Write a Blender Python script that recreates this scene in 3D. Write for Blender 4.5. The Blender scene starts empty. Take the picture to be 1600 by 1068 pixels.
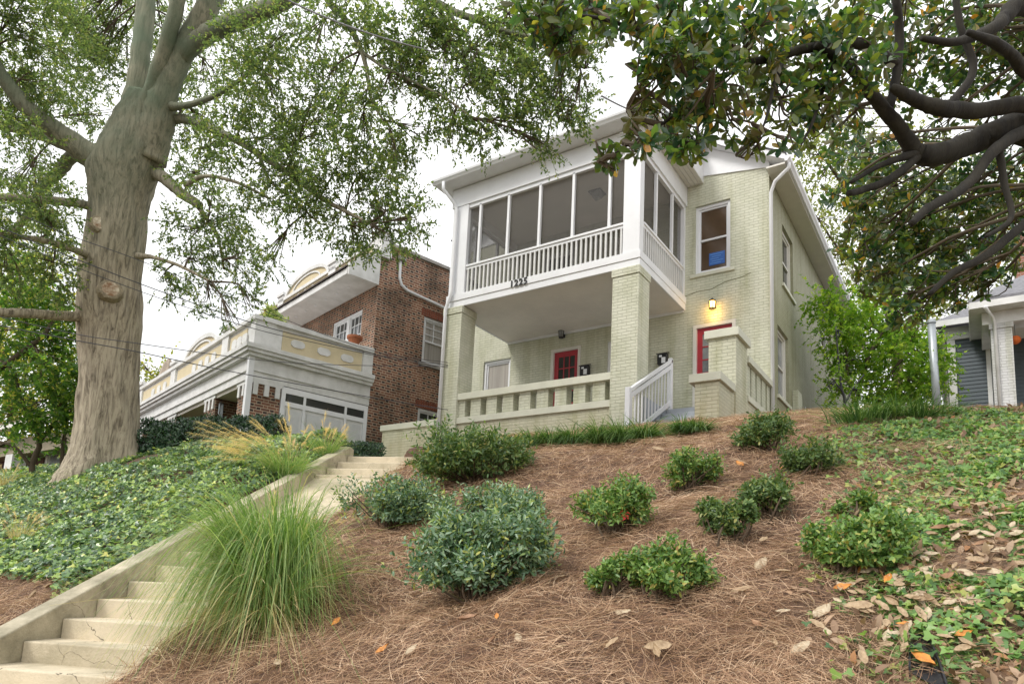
import bpy, math, random
import numpy as np
from mathutils import Matrix, Vector
random.seed(7)
rng = np.random.default_rng(11)
S = bpy.context.scene
COL = S.collection

# ------------------------------------------------------------------ camera
YAW, PITCH, ROLL, FPX, PY = -0.59398, 0.150168, 0.047606, 1083.77, 749.65
def cam_axes():
    cy, sy = math.cos(YAW), math.sin(YAW); cp, sp = math.cos(PITCH), math.sin(PITCH)
    f = np.array([sy*cp, cy*cp, sp]); r = np.array([cy, -sy, 0.0]); u = np.cross(r, f)
    cr, sr = math.cos(ROLL), math.sin(ROLL)
    return cr*r+sr*u, -sr*r+cr*u, f
CR, CU, CF = cam_axes()
cam = bpy.data.cameras.new('camera'); camo = bpy.data.objects.new('camera', cam); COL.objects.link(camo)
cam.sensor_width = 36.0; cam.lens = FPX/1600*36; cam.shift_y = (PY-534)/1600; cam.clip_start = .05; cam.clip_end = 2000
M = Matrix(((CR[0], CU[0], -CF[0], 0), (CR[1], CU[1], -CF[1], 0), (CR[2], CU[2], -CF[2], 0), (0, 0, 0, 1)))
camo.matrix_world = M
S.camera = camo
def ray(x, y): return CF + CR*(x-800)/FPX - CU*(y-PY)/FPX       # direction with unit depth
def at(x, y, d): return ray(x, y)*d                               # point at depth d seen at photo pixel x, y

# ------------------------------------------------------------------ world, sun, exposure
W = bpy.data.worlds.new('World'); S.world = W; W.use_nodes = True
nt = W.node_tree; bg = nt.nodes['Background']
sky = nt.nodes.new('ShaderNodeTexSky'); sky.sky_type = 'NISHITA'; sky.sun_disc = False
SUN_EL, SUN_AZ = math.radians(48), math.radians(205)               # azimuth clockwise from +Y
sky.sun_elevation = SUN_EL; sky.sun_rotation = SUN_AZ; sky.air_density = 1.5; sky.dust_density = 4
mixw = nt.nodes.new('ShaderNodeMix'); mixw.data_type = 'RGBA'; mixw.inputs[0].default_value = .93
tcw = nt.nodes.new('ShaderNodeTexCoord'); nzw = nt.nodes.new('ShaderNodeTexNoise'); nzw.inputs['Scale'].default_value = 2.2; nzw.inputs['Detail'].default_value = 4
crw = nt.nodes.new('ShaderNodeValToRGB')
crw.color_ramp.elements[0].position = .3; crw.color_ramp.elements[0].color = (6.0, 6.15, 6.3, 1)
crw.color_ramp.elements[1].position = .58; crw.color_ramp.elements[1].color = (11.0, 11.0, 11.0, 1)
nt.links.new(tcw.outputs['Generated'], nzw.inputs['Vector']); nt.links.new(nzw.outputs['Fac'], crw.inputs['Fac'])
nt.links.new(sky.outputs[0], mixw.inputs[6]); nt.links.new(crw.outputs[0], mixw.inputs[7])
nt.links.new(mixw.outputs[2], bg.inputs['Color']); bg.inputs['Strength'].default_value = 0.1
sl = bpy.data.lights.new('sun', 'SUN'); sl.energy = 1.35; sl.angle = math.radians(16); sl.color = (1, .96, .9)
so = bpy.data.objects.new('sun', sl); COL.objects.link(so)
sd = Vector((math.sin(SUN_AZ)*math.cos(SUN_EL), math.cos(SUN_AZ)*math.cos(SUN_EL), math.sin(SUN_EL)))
so.rotation_euler = sd.to_track_quat('Z', 'Y').to_euler(); so.location = (0, -20, 30)
S.view_settings.view_transform = 'Standard'; S.view_settings.look = 'None'; S.view_settings.gamma = 1
S.view_settings.exposure = 0.70
S.cycles.max_bounces = 7; S.cycles.diffuse_bounces = 4; S.cycles.transparent_max_bounces = 12
S.cycles.transmission_bounces = 4; S.cycles.glossy_bounces = 3
S.cycles.use_denoising = True

# ------------------------------------------------------------------ materials
def mat(name, col, rough=.7, var=0.0, scale=3.0, bump=0.0, bscale=40.0, col2=None, metal=0, spec=.5, emit=None, estr=0, detail=5, stretch=None):
    m = bpy.data.materials.new(name); m.use_nodes = True
    n = m.node_tree.nodes; l = m.node_tree.links; b = n['Principled BSDF']
    b.inputs['Base Color'].default_value = (*col, 1); b.inputs['Roughness'].default_value = rough
    b.inputs['Metallic'].default_value = metal; b.inputs['Specular IOR Level'].default_value = spec
    if emit: b.inputs['Emission Color'].default_value = (*emit, 1); b.inputs['Emission Strength'].default_value = estr
    if var or bump or col2:
        tc = n.new('ShaderNodeTexCoord'); mp = n.new('ShaderNodeMapping'); l.new(tc.outputs['Object'], mp.inputs[0])
        if stretch: mp.inputs['Scale'].default_value = stretch
        if var or col2:
            nz = n.new('ShaderNodeTexNoise'); nz.inputs['Scale'].default_value = scale; nz.inputs['Detail'].default_value = detail; nz.inputs['Roughness'].default_value = .65
            l.new(mp.outputs[0], nz.inputs['Vector'])
            cr = n.new('ShaderNodeValToRGB'); c2 = col2 or tuple(c*(1-var) for c in col)
            cr.color_ramp.elements[0].position = .35; cr.color_ramp.elements[1].position = .65
            cr.color_ramp.elements[0].color = (*c2, 1); cr.color_ramp.elements[1].color = (*col, 1)
            l.new(nz.outputs['Fac'], cr.inputs['Fac']); l.new(cr.outputs[0], b.inputs['Base Color'])
        if bump:
            nb = n.new('ShaderNodeTexNoise'); nb.inputs['Scale'].default_value = bscale; nb.inputs['Detail'].default_value = 4
            l.new(mp.outputs[0], nb.inputs['Vector'])
            bp = n.new('ShaderNodeBump'); bp.inputs['Strength'].default_value = bump; bp.inputs['Distance'].default_value = .01
            l.new(nb.outputs['Fac'], bp.inputs['Height']); l.new(bp.outputs[0], b.inputs['Normal'])
    return m

def math_node(n, l, op, a, b=None, clamp=False):
    k = n.new('ShaderNodeMath'); k.operation = op; k.use_clamp = clamp
    for i, v in enumerate((a, b)):
        if v is None: continue
        if isinstance(v, (int, float)): k.inputs[i].default_value = v
        else: l.new(v, k.inputs[i])
    return k.outputs[0]

def wall_uv(n, l):
    """(u, z) on any upright wall, from object coordinates"""
    tc = n.new('ShaderNodeTexCoord'); sp = n.new('ShaderNodeSeparateXYZ'); l.new(tc.outputs['Object'], sp.inputs[0])
    sn = n.new('ShaderNodeSeparateXYZ'); l.new(tc.outputs['Normal'], sn.inputs[0])
    ax = math_node(n, l, 'ABSOLUTE', sn.outputs[0]); g = math_node(n, l, 'GREATER_THAN', ax, .6)
    mx = n.new('ShaderNodeMix'); mx.data_type = 'FLOAT'; l.new(g, mx.inputs[0]); l.new(sp.outputs[0], mx.inputs[2]); l.new(sp.outputs[1], mx.inputs[3])
    return mx.outputs[0], sp.outputs[2], tc

def painted_brick(name, col, dark, mortar_strength=.55, bump=.7, stain=None):
    m = bpy.data.materials.new(name); m.use_nodes = True
    n = m.node_tree.nodes; l = m.node_tree.links; b = n['Principled BSDF']; b.inputs['Roughness'].default_value = .62
    u, z, tc = wall_uv(n, l)
    cb = n.new('ShaderNodeCombineXYZ'); l.new(u, cb.inputs[0]); l.new(z, cb.inputs[1])
    nz0 = n.new('ShaderNodeTexNoise'); nz0.inputs['Scale'].default_value = 14; l.new(tc.outputs['Object'], nz0.inputs['Vector'])
    va = n.new('ShaderNodeVectorMath'); va.operation = 'SCALE'; l.new(nz0.outputs['Color'], va.inputs[0]); va.inputs['Scale'].default_value = .008
    vb = n.new('ShaderNodeVectorMath'); vb.operation = 'ADD'; l.new(cb.outputs[0], vb.inputs[0]); l.new(va.outputs[0], vb.inputs[1])
    br = n.new('ShaderNodeTexBrick'); l.new(vb.outputs[0], br.inputs['Vector'])
    br.inputs['Scale'].default_value = 1; br.inputs['Brick Width'].default_value = .205; br.inputs['Row Height'].default_value = .0677
    br.inputs['Mortar Size'].default_value = .007; br.inputs['Mortar Smooth'].default_value = .55
    br.inputs['Color1'].default_value = (*col, 1); br.inputs['Color2'].default_value = (*[c*.93 for c in col], 1)
    br.inputs['Mortar'].default_value = (*[c*(1-mortar_strength)+d*mortar_strength for c, d in zip(col, dark)], 1)
    nz = n.new('ShaderNodeTexNoise'); nz.inputs['Scale'].default_value = 1.6; nz.inputs['Detail'].default_value = 7; nz.inputs['Roughness'].default_value = .7
    l.new(tc.outputs['Object'], nz.inputs['Vector'])
    cr = n.new('ShaderNodeValToRGB'); cr.color_ramp.elements[0].position = .38; cr.color_ramp.elements[1].position = .62
    cr.color_ramp.elements[0].color = (.86, .87, .82, 1); cr.color_ramp.elements[1].color = (1, 1, 1, 1); l.new(nz.outputs['Fac'], cr.inputs['Fac'])
    mm = n.new('ShaderNodeMix'); mm.data_type = 'RGBA'; mm.blend_type = 'MULTIPLY'; mm.inputs[0].default_value = 1
    l.new(br.outputs['Color'], mm.inputs[6]); l.new(cr.outputs[0], mm.inputs[7])
    out = mm.outputs[2]
    ms_ = n.new('ShaderNodeMapping'); ms_.inputs['Scale'].default_value = (4.5, 4.5, .45); l.new(tc.outputs['Object'], ms_.inputs[0])
    ns_ = n.new('ShaderNodeTexNoise'); ns_.inputs['Scale'].default_value = 1; ns_.inputs['Detail'].default_value = 6; l.new(ms_.outputs[0], ns_.inputs['Vector'])
    cs_ = n.new('ShaderNodeValToRGB'); cs_.color_ramp.elements[0].position = .30; cs_.color_ramp.elements[1].position = .52
    cs_.color_ramp.elements[0].color = (.80, .80, .70, 1); cs_.color_ramp.elements[1].color = (1, 1, 1, 1); l.new(ns_.outputs['Fac'], cs_.inputs['Fac'])
    mx_ = n.new('ShaderNodeMix'); mx_.data_type = 'RGBA'; mx_.blend_type = 'MULTIPLY'; mx_.inputs[0].default_value = 1
    l.new(out, mx_.inputs[6]); l.new(cs_.outputs[0], mx_.inputs[7]); out = mx_.outputs[2]
    if stain:                                                    # ochre weathering low on the wall
        mr = n.new('ShaderNodeMapRange'); mr.inputs[1].default_value = stain[0]; mr.inputs[2].default_value = stain[1]; mr.inputs[3].default_value = .75; mr.inputs[4].default_value = 0
        n3 = n.new('ShaderNodeTexNoise'); n3.inputs['Scale'].default_value = 3; n3.inputs['Detail'].default_value = 5; l.new(tc.outputs['Object'], n3.inputs['Vector'])
        l.new(z, mr.inputs[0]); q = math_node(n, l, 'MULTIPLY', mr.outputs[0], n3.outputs['Fac'], True)
        m2 = n.new('ShaderNodeMix'); m2.data_type = 'RGBA'; l.new(q, m2.inputs[0]); l.new(out, m2.inputs[6]); m2.inputs[7].default_value = (.42, .3, .1, 1)
        out = m2.outputs[2]
    l.new(out, b.inputs['Base Color'])
    h = math_node(n, l, 'SUBTRACT', 1.0, br.outputs['Fac'])
    n4 = n.new('ShaderNodeTexNoise'); n4.inputs['Scale'].default_value = 30; n4.inputs['Detail'].default_value = 4; l.new(tc.outputs['Object'], n4.inputs['Vector'])
    h2 = math_node(n, l, 'MULTIPLY_ADD', n4.outputs['Fac'], .5)
    l.new(h, h2.node.inputs[2])
    bp = n.new('ShaderNodeBump'); bp.inputs['Strength'].default_value = bump; bp.inputs['Distance'].default_value = .012
    l.new(h2, bp.inputs['Height']); l.new(bp.outputs[0], b.inputs['Normal'])
    return m

def flemish_brick(name, pal=((.30, .135, .08), (.18, .08, .055)), header=(.06, .035, .03), mortar=(.60, .49, .36), k=1.0):
    m = bpy.data.materials.new(name); m.use_nodes = True
    n = m.node_tree.nodes; l = m.node_tree.links; b = n['Principled BSDF']; b.inputs['Roughness'].default_value = .85
    u, z, tc = wall_uv(n, l)
    zz = math_node(n, l, 'DIVIDE', z, .0677*k); row = math_node(n, l, 'FLOOR', zz); fz = math_node(n, l, 'FRACT', zz)
    odd = math_node(n, l, 'MODULO', math_node(n, l, 'ADD', row, 1000.0), 2.0)
    uu = math_node(n, l, 'ADD', math_node(n, l, 'DIVIDE', u, .315*k), math_node(n, l, 'MULTIPLY', odd, .5))
    ui = math_node(n, l, 'FLOOR', uu); fu = math_node(n, l, 'FRACT', uu)
    head = math_node(n, l, 'LESS_THAN', fu, .345)
    e1 = math_node(n, l, 'LESS_THAN', fu, .038); e2 = math_node(n, l, 'COMPARE', fu, .345); e2.node.inputs[2].default_value = .019
    e3 = math_node(n, l, 'LESS_THAN', fz, .21)
    mo = math_node(n, l, 'MAXIMUM', math_node(n, l, 'MAXIMUM', e1, e2), e3)
    cid = n.new('ShaderNodeCombineXYZ'); l.new(ui, cid.inputs[0]); l.new(row, cid.inputs[1]); l.new(head, cid.inputs[2])
    wn = n.new('ShaderNodeTexWhiteNoise'); l.new(cid.outputs[0], wn.inputs['Vector'])
    c1 = n.new('ShaderNodeMix'); c1.data_type = 'RGBA'; l.new(wn.outputs['Value'], c1.inputs[0]); c1.inputs[6].default_value = (*pal[0], 1); c1.inputs[7].default_value = (*pal[1], 1)
    hd = math_node(n, l, 'MULTIPLY', head, math_node(n, l, 'GREATER_THAN', wn.outputs['Value'], .3))
    c2 = n.new('ShaderNodeMix'); c2.data_type = 'RGBA'; l.new(hd, c2.inputs[0]); l.new(c1.outputs[2], c2.inputs[6]); c2.inputs[7].default_value = (*header, 1)
    c3 = n.new('ShaderNodeMix'); c3.data_type = 'RGBA'; l.new(mo, c3.inputs[0]); l.new(c2.outputs[2], c3.inputs[6]); c3.inputs[7].default_value = (*mortar, 1)
    nz = n.new('ShaderNodeTexNoise'); nz.inputs['Scale'].default_value = .8; nz.inputs['Detail'].default_value = 6; l.new(tc.outputs['Object'], nz.inputs['Vector'])
    cr = n.new('ShaderNodeValToRGB'); cr.color_ramp.elements[0].position = .36; cr.color_ramp.elements[1].position = .55
    cr.color_ramp.elements[0].color = (.45, .45, .42, 1); cr.color_ramp.elements[1].color = (1, 1, 1, 1); l.new(nz.outputs['Fac'], cr.inputs['Fac'])
    mm = n.new('ShaderNodeMix'); mm.data_type = 'RGBA'; mm.blend_type = 'MULTIPLY'; mm.inputs[0].default_value = 1
    l.new(c3.outputs[2], mm.inputs[6]); l.new(cr.outputs[0], mm.inputs[7]); l.new(mm.outputs[2], b.inputs['Base Color'])
    bp = n.new('ShaderNodeBump'); bp.inputs['Strength'].default_value = .6; bp.inputs['Distance'].default_value = .01; bp.invert = True
    l.new(mo, bp.inputs['Height']); l.new(bp.outputs[0], b.inputs['Normal'])
    return m

def leafmat(name, cols, under=None, rough=.45, trans=.35, spec=.4, patch=None):
    """leaf colours by leaf (island); an underside colour where the leaf has one"""
    m = bpy.data.materials.new(name); m.use_nodes = True
    n = m.node_tree.nodes; l = m.node_tree.links; b = n['Principled BSDF']; b.inputs['Roughness'].default_value = rough
    b.inputs['Specular IOR Level'].default_value = spec
    ge = n.new('ShaderNodeNewGeometry'); cr = n.new('ShaderNodeValToRGB'); l.new(ge.outputs['Random Per Island'], cr.inputs['Fac'])
    el = cr.color_ramp.elements
    while len(el) < len(cols): el.new(.5)
    for i, (p, c) in enumerate(cols): el[i].position = p; el[i].color = (*c, 1)
    col = cr.outputs[0]
    if patch:                                                      # beds that fade and brown in patches
        tc = n.new('ShaderNodeTexCoord'); nz = n.new('ShaderNodeTexNoise'); nz.inputs['Scale'].default_value = patch[0]; nz.inputs['Detail'].default_value = 6; l.new(tc.outputs['Object'], nz.inputs['Vector'])
        c2 = n.new('ShaderNodeValToRGB'); c2.color_ramp.elements[0].position = .36; c2.color_ramp.elements[1].position = .64; c2.color_ramp.elements[0].color = (*patch[1], 1); c2.color_ramp.elements[1].color = (*patch[2], 1)
        l.new(nz.outputs['Fac'], c2.inputs['Fac']); mp_ = n.new('ShaderNodeMix'); mp_.data_type = 'RGBA'; mp_.blend_type = 'MULTIPLY'; mp_.inputs[0].default_value = 1; l.new(col, mp_.inputs[6]); l.new(c2.outputs[0], mp_.inputs[7]); col = mp_.outputs[2]
    if under:
        mx = n.new('ShaderNodeMix'); mx.data_type = 'RGBA'; l.new(ge.outputs['Backfacing'], mx.inputs[0]); l.new(col, mx.inputs[6]); mx.inputs[7].default_value = (*under, 1); col = mx.outputs[2]
    l.new(col, b.inputs['Base Color'])
    tr = n.new('ShaderNodeBsdfTranslucent'); br = n.new('ShaderNodeMix'); br.data_type = 'RGBA'; br.blend_type = 'MULTIPLY'; br.inputs[0].default_value = 1
    l.new(cr.outputs[0], br.inputs[6]); br.inputs[7].default_value = (1.9, 2.0, 1.0, 1); l.new(br.outputs[2], tr.inputs['Color'])
    ms = n.new('ShaderNodeMixShader'); ms.inputs[0].default_value = trans; l.new(b.outputs[0], ms.inputs[1]); l.new(tr.outputs[0], ms.inputs[2])
    l.new(ms.outputs[0], n['Material Output'].inputs['Surface'])
    return m

def bark(name, c1, c2, moss=None, scale=9, bump=1.0):
    m = mat(name, c1, .9, col2=c2, scale=scale, bump=bump, bscale=scale*2.4, stretch=(1, 1, .10), detail=12)
    n = m.node_tree.nodes; l = m.node_tree.links
    for k in n:
        if k.type == 'BUMP': k.inputs['Distance'].default_value = .02
        if k.type == 'TEX_NOISE': k.inputs['Distortion'].default_value = .6; k.inputs['Roughness'].default_value = .72
        if k.type == 'VALTORGB': k.color_ramp.elements[0].position = .38; k.color_ramp.elements[1].position = .56
    if moss:
        b = n['Principled BSDF']; src = b.inputs['Base Color'].links[0].from_socket
        tc = n.new('ShaderNodeTexCoord'); nz = n.new('ShaderNodeTexNoise'); nz.inputs['Scale'].default_value = 1.3; nz.inputs['Detail'].default_value = 8
        l.new(tc.outputs['Object'], nz.inputs['Vector'])
        sp = n.new('ShaderNodeSeparateXYZ'); l.new(tc.outputs['Object'], sp.inputs[0])
        mr = n.new('ShaderNodeMapRange'); mr.inputs[1].default_value = moss[1]; mr.inputs[2].default_value = moss[2]; mr.inputs[3].default_value = 0; mr.inputs[4].default_value = .95
        l.new(sp.outputs[2], mr.inputs[0])
        f = math_node(n, l, 'MULTIPLY', mr.outputs[0], math_node(n, l, 'MULTIPLY', nz.outputs['Fac'], 1.6, True), True)
        mx = n.new('ShaderNodeMix'); mx.data_type = 'RGBA'; l.new(f, mx.inputs[0]); l.new(src, mx.inputs[6]); mx.inputs[7].default_value = (*moss[0], 1)
        l.new(mx.outputs[2], b.inputs['Base Color'])
    return m

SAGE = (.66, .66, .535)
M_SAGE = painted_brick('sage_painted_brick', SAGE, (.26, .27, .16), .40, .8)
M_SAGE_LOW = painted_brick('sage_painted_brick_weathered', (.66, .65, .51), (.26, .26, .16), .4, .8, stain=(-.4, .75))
M_SAGE_ROUGH_SHADED = painted_brick('sage_rough_brick_shaded', (.38, .37, .25), (.22, .22, .14), .35, 1.0)  # same house paint, darkened: the side wall's shade is put into the colour
M_CAP = mat('sage_painted_cap', (.66, .66, .54), .6, .12, 2.5, .3, 30)
M_WHITE = mat('white_painted_wood', (.80, .81, .83), .45, .07, 2.0, .08, 25)
M_TRIM = mat('cream_trim', (.70, .68, .62), .5, .08, 3)
M_CEIL = mat('porch_ceiling_paint', (.74, .69, .62), .6, .12, 1.2, .15, 12)
M_RED = mat('red_door_paint', (.42, .035, .05), .35, .15, 3)
M_GLASSD = mat('dark_window_glass', (.03, .035, .035), .05, spec=.8)
M_GLASSM = mat('milky_window_glass', (.30, .32, .33), .08, .5, 2.2, spec=.8)
M_CURT = mat('window_curtain', (.45, .42, .38), .9, .4, 9, stretch=(1, 1, .02))
M_BLIND = mat('brown_blind_glass', (.10, .062, .035), .12, .3, 1.6, spec=.6)
M_BLUE = mat('blue_sign', (.03, .12, .42), .5)
M_BLUET = mat('sign_lettering', (.12, .3, .65), .5)
M_STEP = mat('blue_grey_step_paint', (.40, .43, .47), .6, .15, 4)
M_BLACK = mat('black_metal', (.015, .015, .018), .35)
M_CONC = mat('pale_concrete', (.66, .57, .42), .85, .0, 2.6, .5, 60, col2=(.54, .47, .345), detail=12)
M_CONC2 = mat('weathered_concrete', (.58, .51, .38), .85, .0, 2.5, .5, 60, col2=(.30, .27, .19), detail=9)
def weather(m, scale=.9, crack=(.20, .17, .12), stain=.62):
    n = m.node_tree.nodes; l = m.node_tree.links; b = n['Principled BSDF']; src = b.inputs['Base Color'].links[0].from_socket
    tc = n.new('ShaderNodeTexCoord'); nd = n.new('ShaderNodeTexNoise'); nd.inputs['Scale'].default_value = 5; nd.inputs['Detail'].default_value = 5
    l.new(tc.outputs['Object'], nd.inputs['Vector']); va = n.new('ShaderNodeVectorMath'); va.operation = 'SCALE'; va.inputs['Scale'].default_value = .22
    l.new(nd.outputs['Color'], va.inputs[0]); vb = n.new('ShaderNodeVectorMath'); l.new(tc.outputs['Object'], vb.inputs[0]); l.new(va.outputs[0], vb.inputs[1])
    vo = n.new('ShaderNodeTexVoronoi'); vo.feature = 'DISTANCE_TO_EDGE'; vo.inputs['Scale'].default_value = scale; l.new(vb.outputs[0], vo.inputs['Vector'])
    lt = math_node(n, l, 'LESS_THAN', vo.outputs['Distance'], .0022*scale)
    n2 = n.new('ShaderNodeTexNoise'); n2.inputs['Scale'].default_value = 1.1; n2.inputs['Detail'].default_value = 10; n2.inputs['Roughness'].default_value = .75; l.new(tc.outputs['Object'], n2.inputs['Vector'])
    cr = n.new('ShaderNodeValToRGB'); cr.color_ramp.elements[0].position = .40; cr.color_ramp.elements[1].position = .56
    cr.color_ramp.elements[0].color = (stain, stain, stain*.95, 1); cr.color_ramp.elements[1].color = (1, 1, 1, 1); l.new(n2.outputs['Fac'], cr.inputs['Fac'])
    mu = n.new('ShaderNodeMix'); mu.data_type = 'RGBA'; mu.blend_type = 'MULTIPLY'; mu.inputs[0].default_value = 1; l.new(src, mu.inputs[6]); l.new(cr.outputs[0], mu.inputs[7])
    mx = n.new('ShaderNodeMix'); mx.data_type = 'RGBA'; l.new(lt, mx.inputs[0]); l.new(mu.outputs[2], mx.inputs[6]); mx.inputs[7].default_value = (*crack, 1)
    l.new(mx.outputs[2], b.inputs['Base Color'])
weather(M_CONC, .55, stain=.72); weather(M_CONC2, .5, stain=.66)
M_NAVY = mat('roof_shingles', (.12, .12, .125), .9, .4, 20, .8, 30)
M_BRICK = flemish_brick('flemish_red_brick', k=1.15)
M_BRICK2 = flemish_brick('chimney_brick', pal=((.33, .12, .07), (.25, .09, .06)), header=(.22, .08, .05), mortar=(.4, .33, .27))
M_WHITE2 = mat('weathered_white_paint', (.74, .74, .73), .55, .0, 2.5, .1, 20, col2=(.58, .58, .56))
M_YEL = mat('yellow_stucco', (.64, .55, .36), .8, .12, 3, .3, 40)
M_COPING = mat('grey_coping', (.38, .36, .33), .8, .3, 3)
M_TERRA = mat('terracotta', (.36, .12, .05), .8, .25, 9)
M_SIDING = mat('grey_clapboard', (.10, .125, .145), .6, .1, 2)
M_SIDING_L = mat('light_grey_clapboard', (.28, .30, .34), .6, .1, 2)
M_LBRICK = painted_brick('white_painted_brick', (.66, .66, .67), (.35, .35, .35), .4, .8)
M_SHING = mat('grey_shingle_roof', (.24, .24, .26), .9, .35, 14, .6, 30)
M_GALV = mat('galvanised_pipe', (.42, .46, .49), .4, .2, 4, metal=.4)
M_ORANGE = mat('orange_paper', (.55, .11, .01), .7)
M_CUT = mat('fresh_cut_wood', (.66, .60, .46), .8, col2=(.25, .14, .07), scale=9)
M_CUTRIM = mat('cut_rim_bark', (.36, .30, .20), .9, .45, 22, .9, 40)
M_OAK = bark('oak_bark', (.45, .39, .285), (.14, .115, .08), moss=((.13, .17, .11), 3.6, 7.2), scale=15, bump=1.0)
M_MAGB = bark('magnolia_bark', (.030, .026, .018), (.013, .011, .009), scale=7, bump=.6)
M_MAGL = bark('pale_branch_bark', (.22, .19, .13), (.1, .09, .06), scale=7, bump=.6)
M_TWIG = mat('twig_bark', (.11, .085, .055), .9, .3, 8)
M_SOIL = None

# ------------------------------------------------------------------ object helpers
def tag(o, label=None, cat=None, group=None, kind=None):
    if label: o['label'] = label
    if cat: o['category'] = cat
    if group: o['group'] = group
    if kind: o['kind'] = kind
    return o
def thing(name, loc, label, cat, group=None, rz=0.0):
    o = bpy.data.objects.new(name, None); COL.objects.link(o); o.location = loc; o.rotation_euler = (0, 0, rz)
    o.empty_display_size = .2
    return tag(o, label, cat, group)
def origin_of(p):
    """matrix of a part's root, so that meshes given in world space can hang under it"""
    m = Matrix.Identity(4)
    while p is not None:
        m = (Matrix.Translation(p.location) @ p.rotation_euler.to_matrix().to_4x4() @ Matrix.Diagonal((*p.scale, 1))) @ m
        p = p.parent
    return m
class MB:
    frame = None                                                   # set while a turned building is being made
    def __init__(s): s.v = []; s.f = []; s.fr = MB.frame
    def add(s, verts, faces):
        k = len(s.v); s.v += [tuple(v) for v in verts]; s.f += [tuple(i+k for i in f) for f in faces]; return s
    def box(s, x0, x1, y0, y1, z0, z1):
        x0, x1 = sorted((x0, x1)); y0, y1 = sorted((y0, y1)); z0, z1 = sorted((z0, z1))
        return s.add([(x, y, z) for z in (z0, z1) for x, y in ((x0, y0), (x1, y0), (x1, y1), (x0, y1))],
                     [(3, 2, 1, 0), (4, 5, 6, 7), (0, 1, 5, 4), (1, 2, 6, 5), (2, 3, 7, 6), (3, 0, 4, 7)])
    def quad(s, a, b, c, d): return s.add([a, b, c, d], [(0, 1, 2, 3)])
    def prism(s, pts, vec):
        """closed prism: polygon pts (3-D) pushed along vec"""
        n = len(pts); v = [tuple(p) for p in pts]+[tuple(p[i]+vec[i] for i in range(3)) for p in pts]
        return s.add(v, [tuple(range(n))[::-1], tuple(range(n, 2*n))]+[(i, (i+1) % n, (i+1) % n+n, i+n) for i in range(n)])
    def bar(s, a, b, w, h, up=(0, 0, 1)):
        a = Vector(a); b = Vector(b); d = (b-a).normalized(); sd = d.cross(Vector(up)); sd = sd.normalized() if sd.length > 1e-4 else Vector((1, 0, 0)); u = sd.cross(d)
        c = [(-w/2, -h/2), (w/2, -h/2), (w/2, h/2), (-w/2, h/2)]
        v = [p+sd*x+u*y for p in (a, b) for x, y in c]
        return s.add(v, [(0, 1, 2, 3), (7, 6, 5, 4), (0, 4, 5, 1), (1, 5, 6, 2), (2, 6, 7, 3), (3, 7, 4, 0)])
    def tube(s, pts, rad, seg=8, cap=True, jit=0.0):
        pts = [Vector(p) for p in pts]; n = len(pts)
        if not hasattr(rad, '__len__'): rad = [rad]*n
        ref = Vector((0, 0, 1)); V = []; prev = None
        for i, p in enumerate(pts):
            d = (pts[min(i+1, n-1)]-pts[max(i-1, 0)]).normalized()
            if prev is None:
                a = d.cross(ref) if abs(d.z) < .95 else d.cross(Vector((1, 0, 0)))
            else: a = prev-d*prev.dot(d)
            a.normalize(); prev = a; b = d.cross(a)
            for k in range(seg):
                t = 2*math.pi*k/seg; r = rad[i]*(1+(random.uniform(-jit, jit) if jit else 0))
                V.append(p+a*(math.cos(t)*r)+b*(math.sin(t)*r))
        F = [(i*seg+k, i*seg+(k+1) % seg, (i+1)*seg+(k+1) % seg, (i+1)*seg+k) for i in range(n-1) for k in range(seg)]
        if cap: F += [tuple(range(seg))[::-1], tuple(range((n-1)*seg, n*seg))]
        return s.add(V, F)
    def lathe(s, c, prof, seg=16):
        V = [(c[0]+r*math.cos(2*math.pi*k/seg), c[1]+r*math.sin(2*math.pi*k/seg), c[2]+z) for r, z in prof for k in range(seg)]
        n = len(prof)
        F = [(i*seg+k, i*seg+(k+1) % seg, (i+1)*seg+(k+1) % seg, (i+1)*seg+k) for i in range(n-1) for k in range(seg)]
        F += [tuple(range(seg))[::-1], tuple(range((n-1)*seg, n*seg))]
        return s.add(V, F)
    def build(s, name, m, parent=None, world=True, smooth=False, bevel=0, label=None):
        me = bpy.data.meshes.new(name); V = s.v
        if parent is not None and world:
            inv = origin_of(parent).inverted()
            V = [inv @ (s.fr @ Vector(v) if s.fr is not None else Vector(v)) for v in V]
        elif s.fr is not None and world: V = [s.fr @ Vector(v) for v in V]
        me.from_pydata([tuple(v) for v in V], [], s.f); me.materials.append(m); me.update()
        if smooth: me.polygons.foreach_set('use_smooth', [True]*len(me.polygons))
        o = bpy.data.objects.new(name, me); COL.objects.link(o); o.parent = parent
        if bevel:
            b = o.modifiers.new('bevel', 'BEVEL'); b.width = bevel; b.segments = 2; b.limit_method = 'ANGLE'
        if label: o['label'] = label
        return o
def npmesh(name, V, F, m, parent=None, smooth=False, link=True):
    V = np.asarray(V, dtype=np.float32); F = np.asarray(F, dtype=np.int32); k = F.shape[1]
    if parent is not None:
        inv = np.array(origin_of(parent).inverted(), dtype=np.float32); V = V @ inv[:3, :3].T + inv[:3, 3]
    me = bpy.data.meshes.new(name); me.vertices.add(len(V)); me.vertices.foreach_set('co', V.ravel())
    me.loops.add(F.size); me.loops.foreach_set('vertex_index', F.ravel())
    me.polygons.add(len(F)); me.polygons.foreach_set('loop_start', np.arange(0, F.size, k, dtype=np.int32))
    try: me.polygons.foreach_set('loop_total', np.full(len(F), k, dtype=np.int32))
    except Exception: pass
    if smooth: me.polygons.foreach_set('use_smooth', np.ones(len(F), dtype=bool))
    me.update(calc_edges=True); me.validate(); me.materials.append(m)
    if not link: return me
    o = bpy.data.objects.new(name, me); COL.objects.link(o); o.parent = parent
    return o
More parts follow.
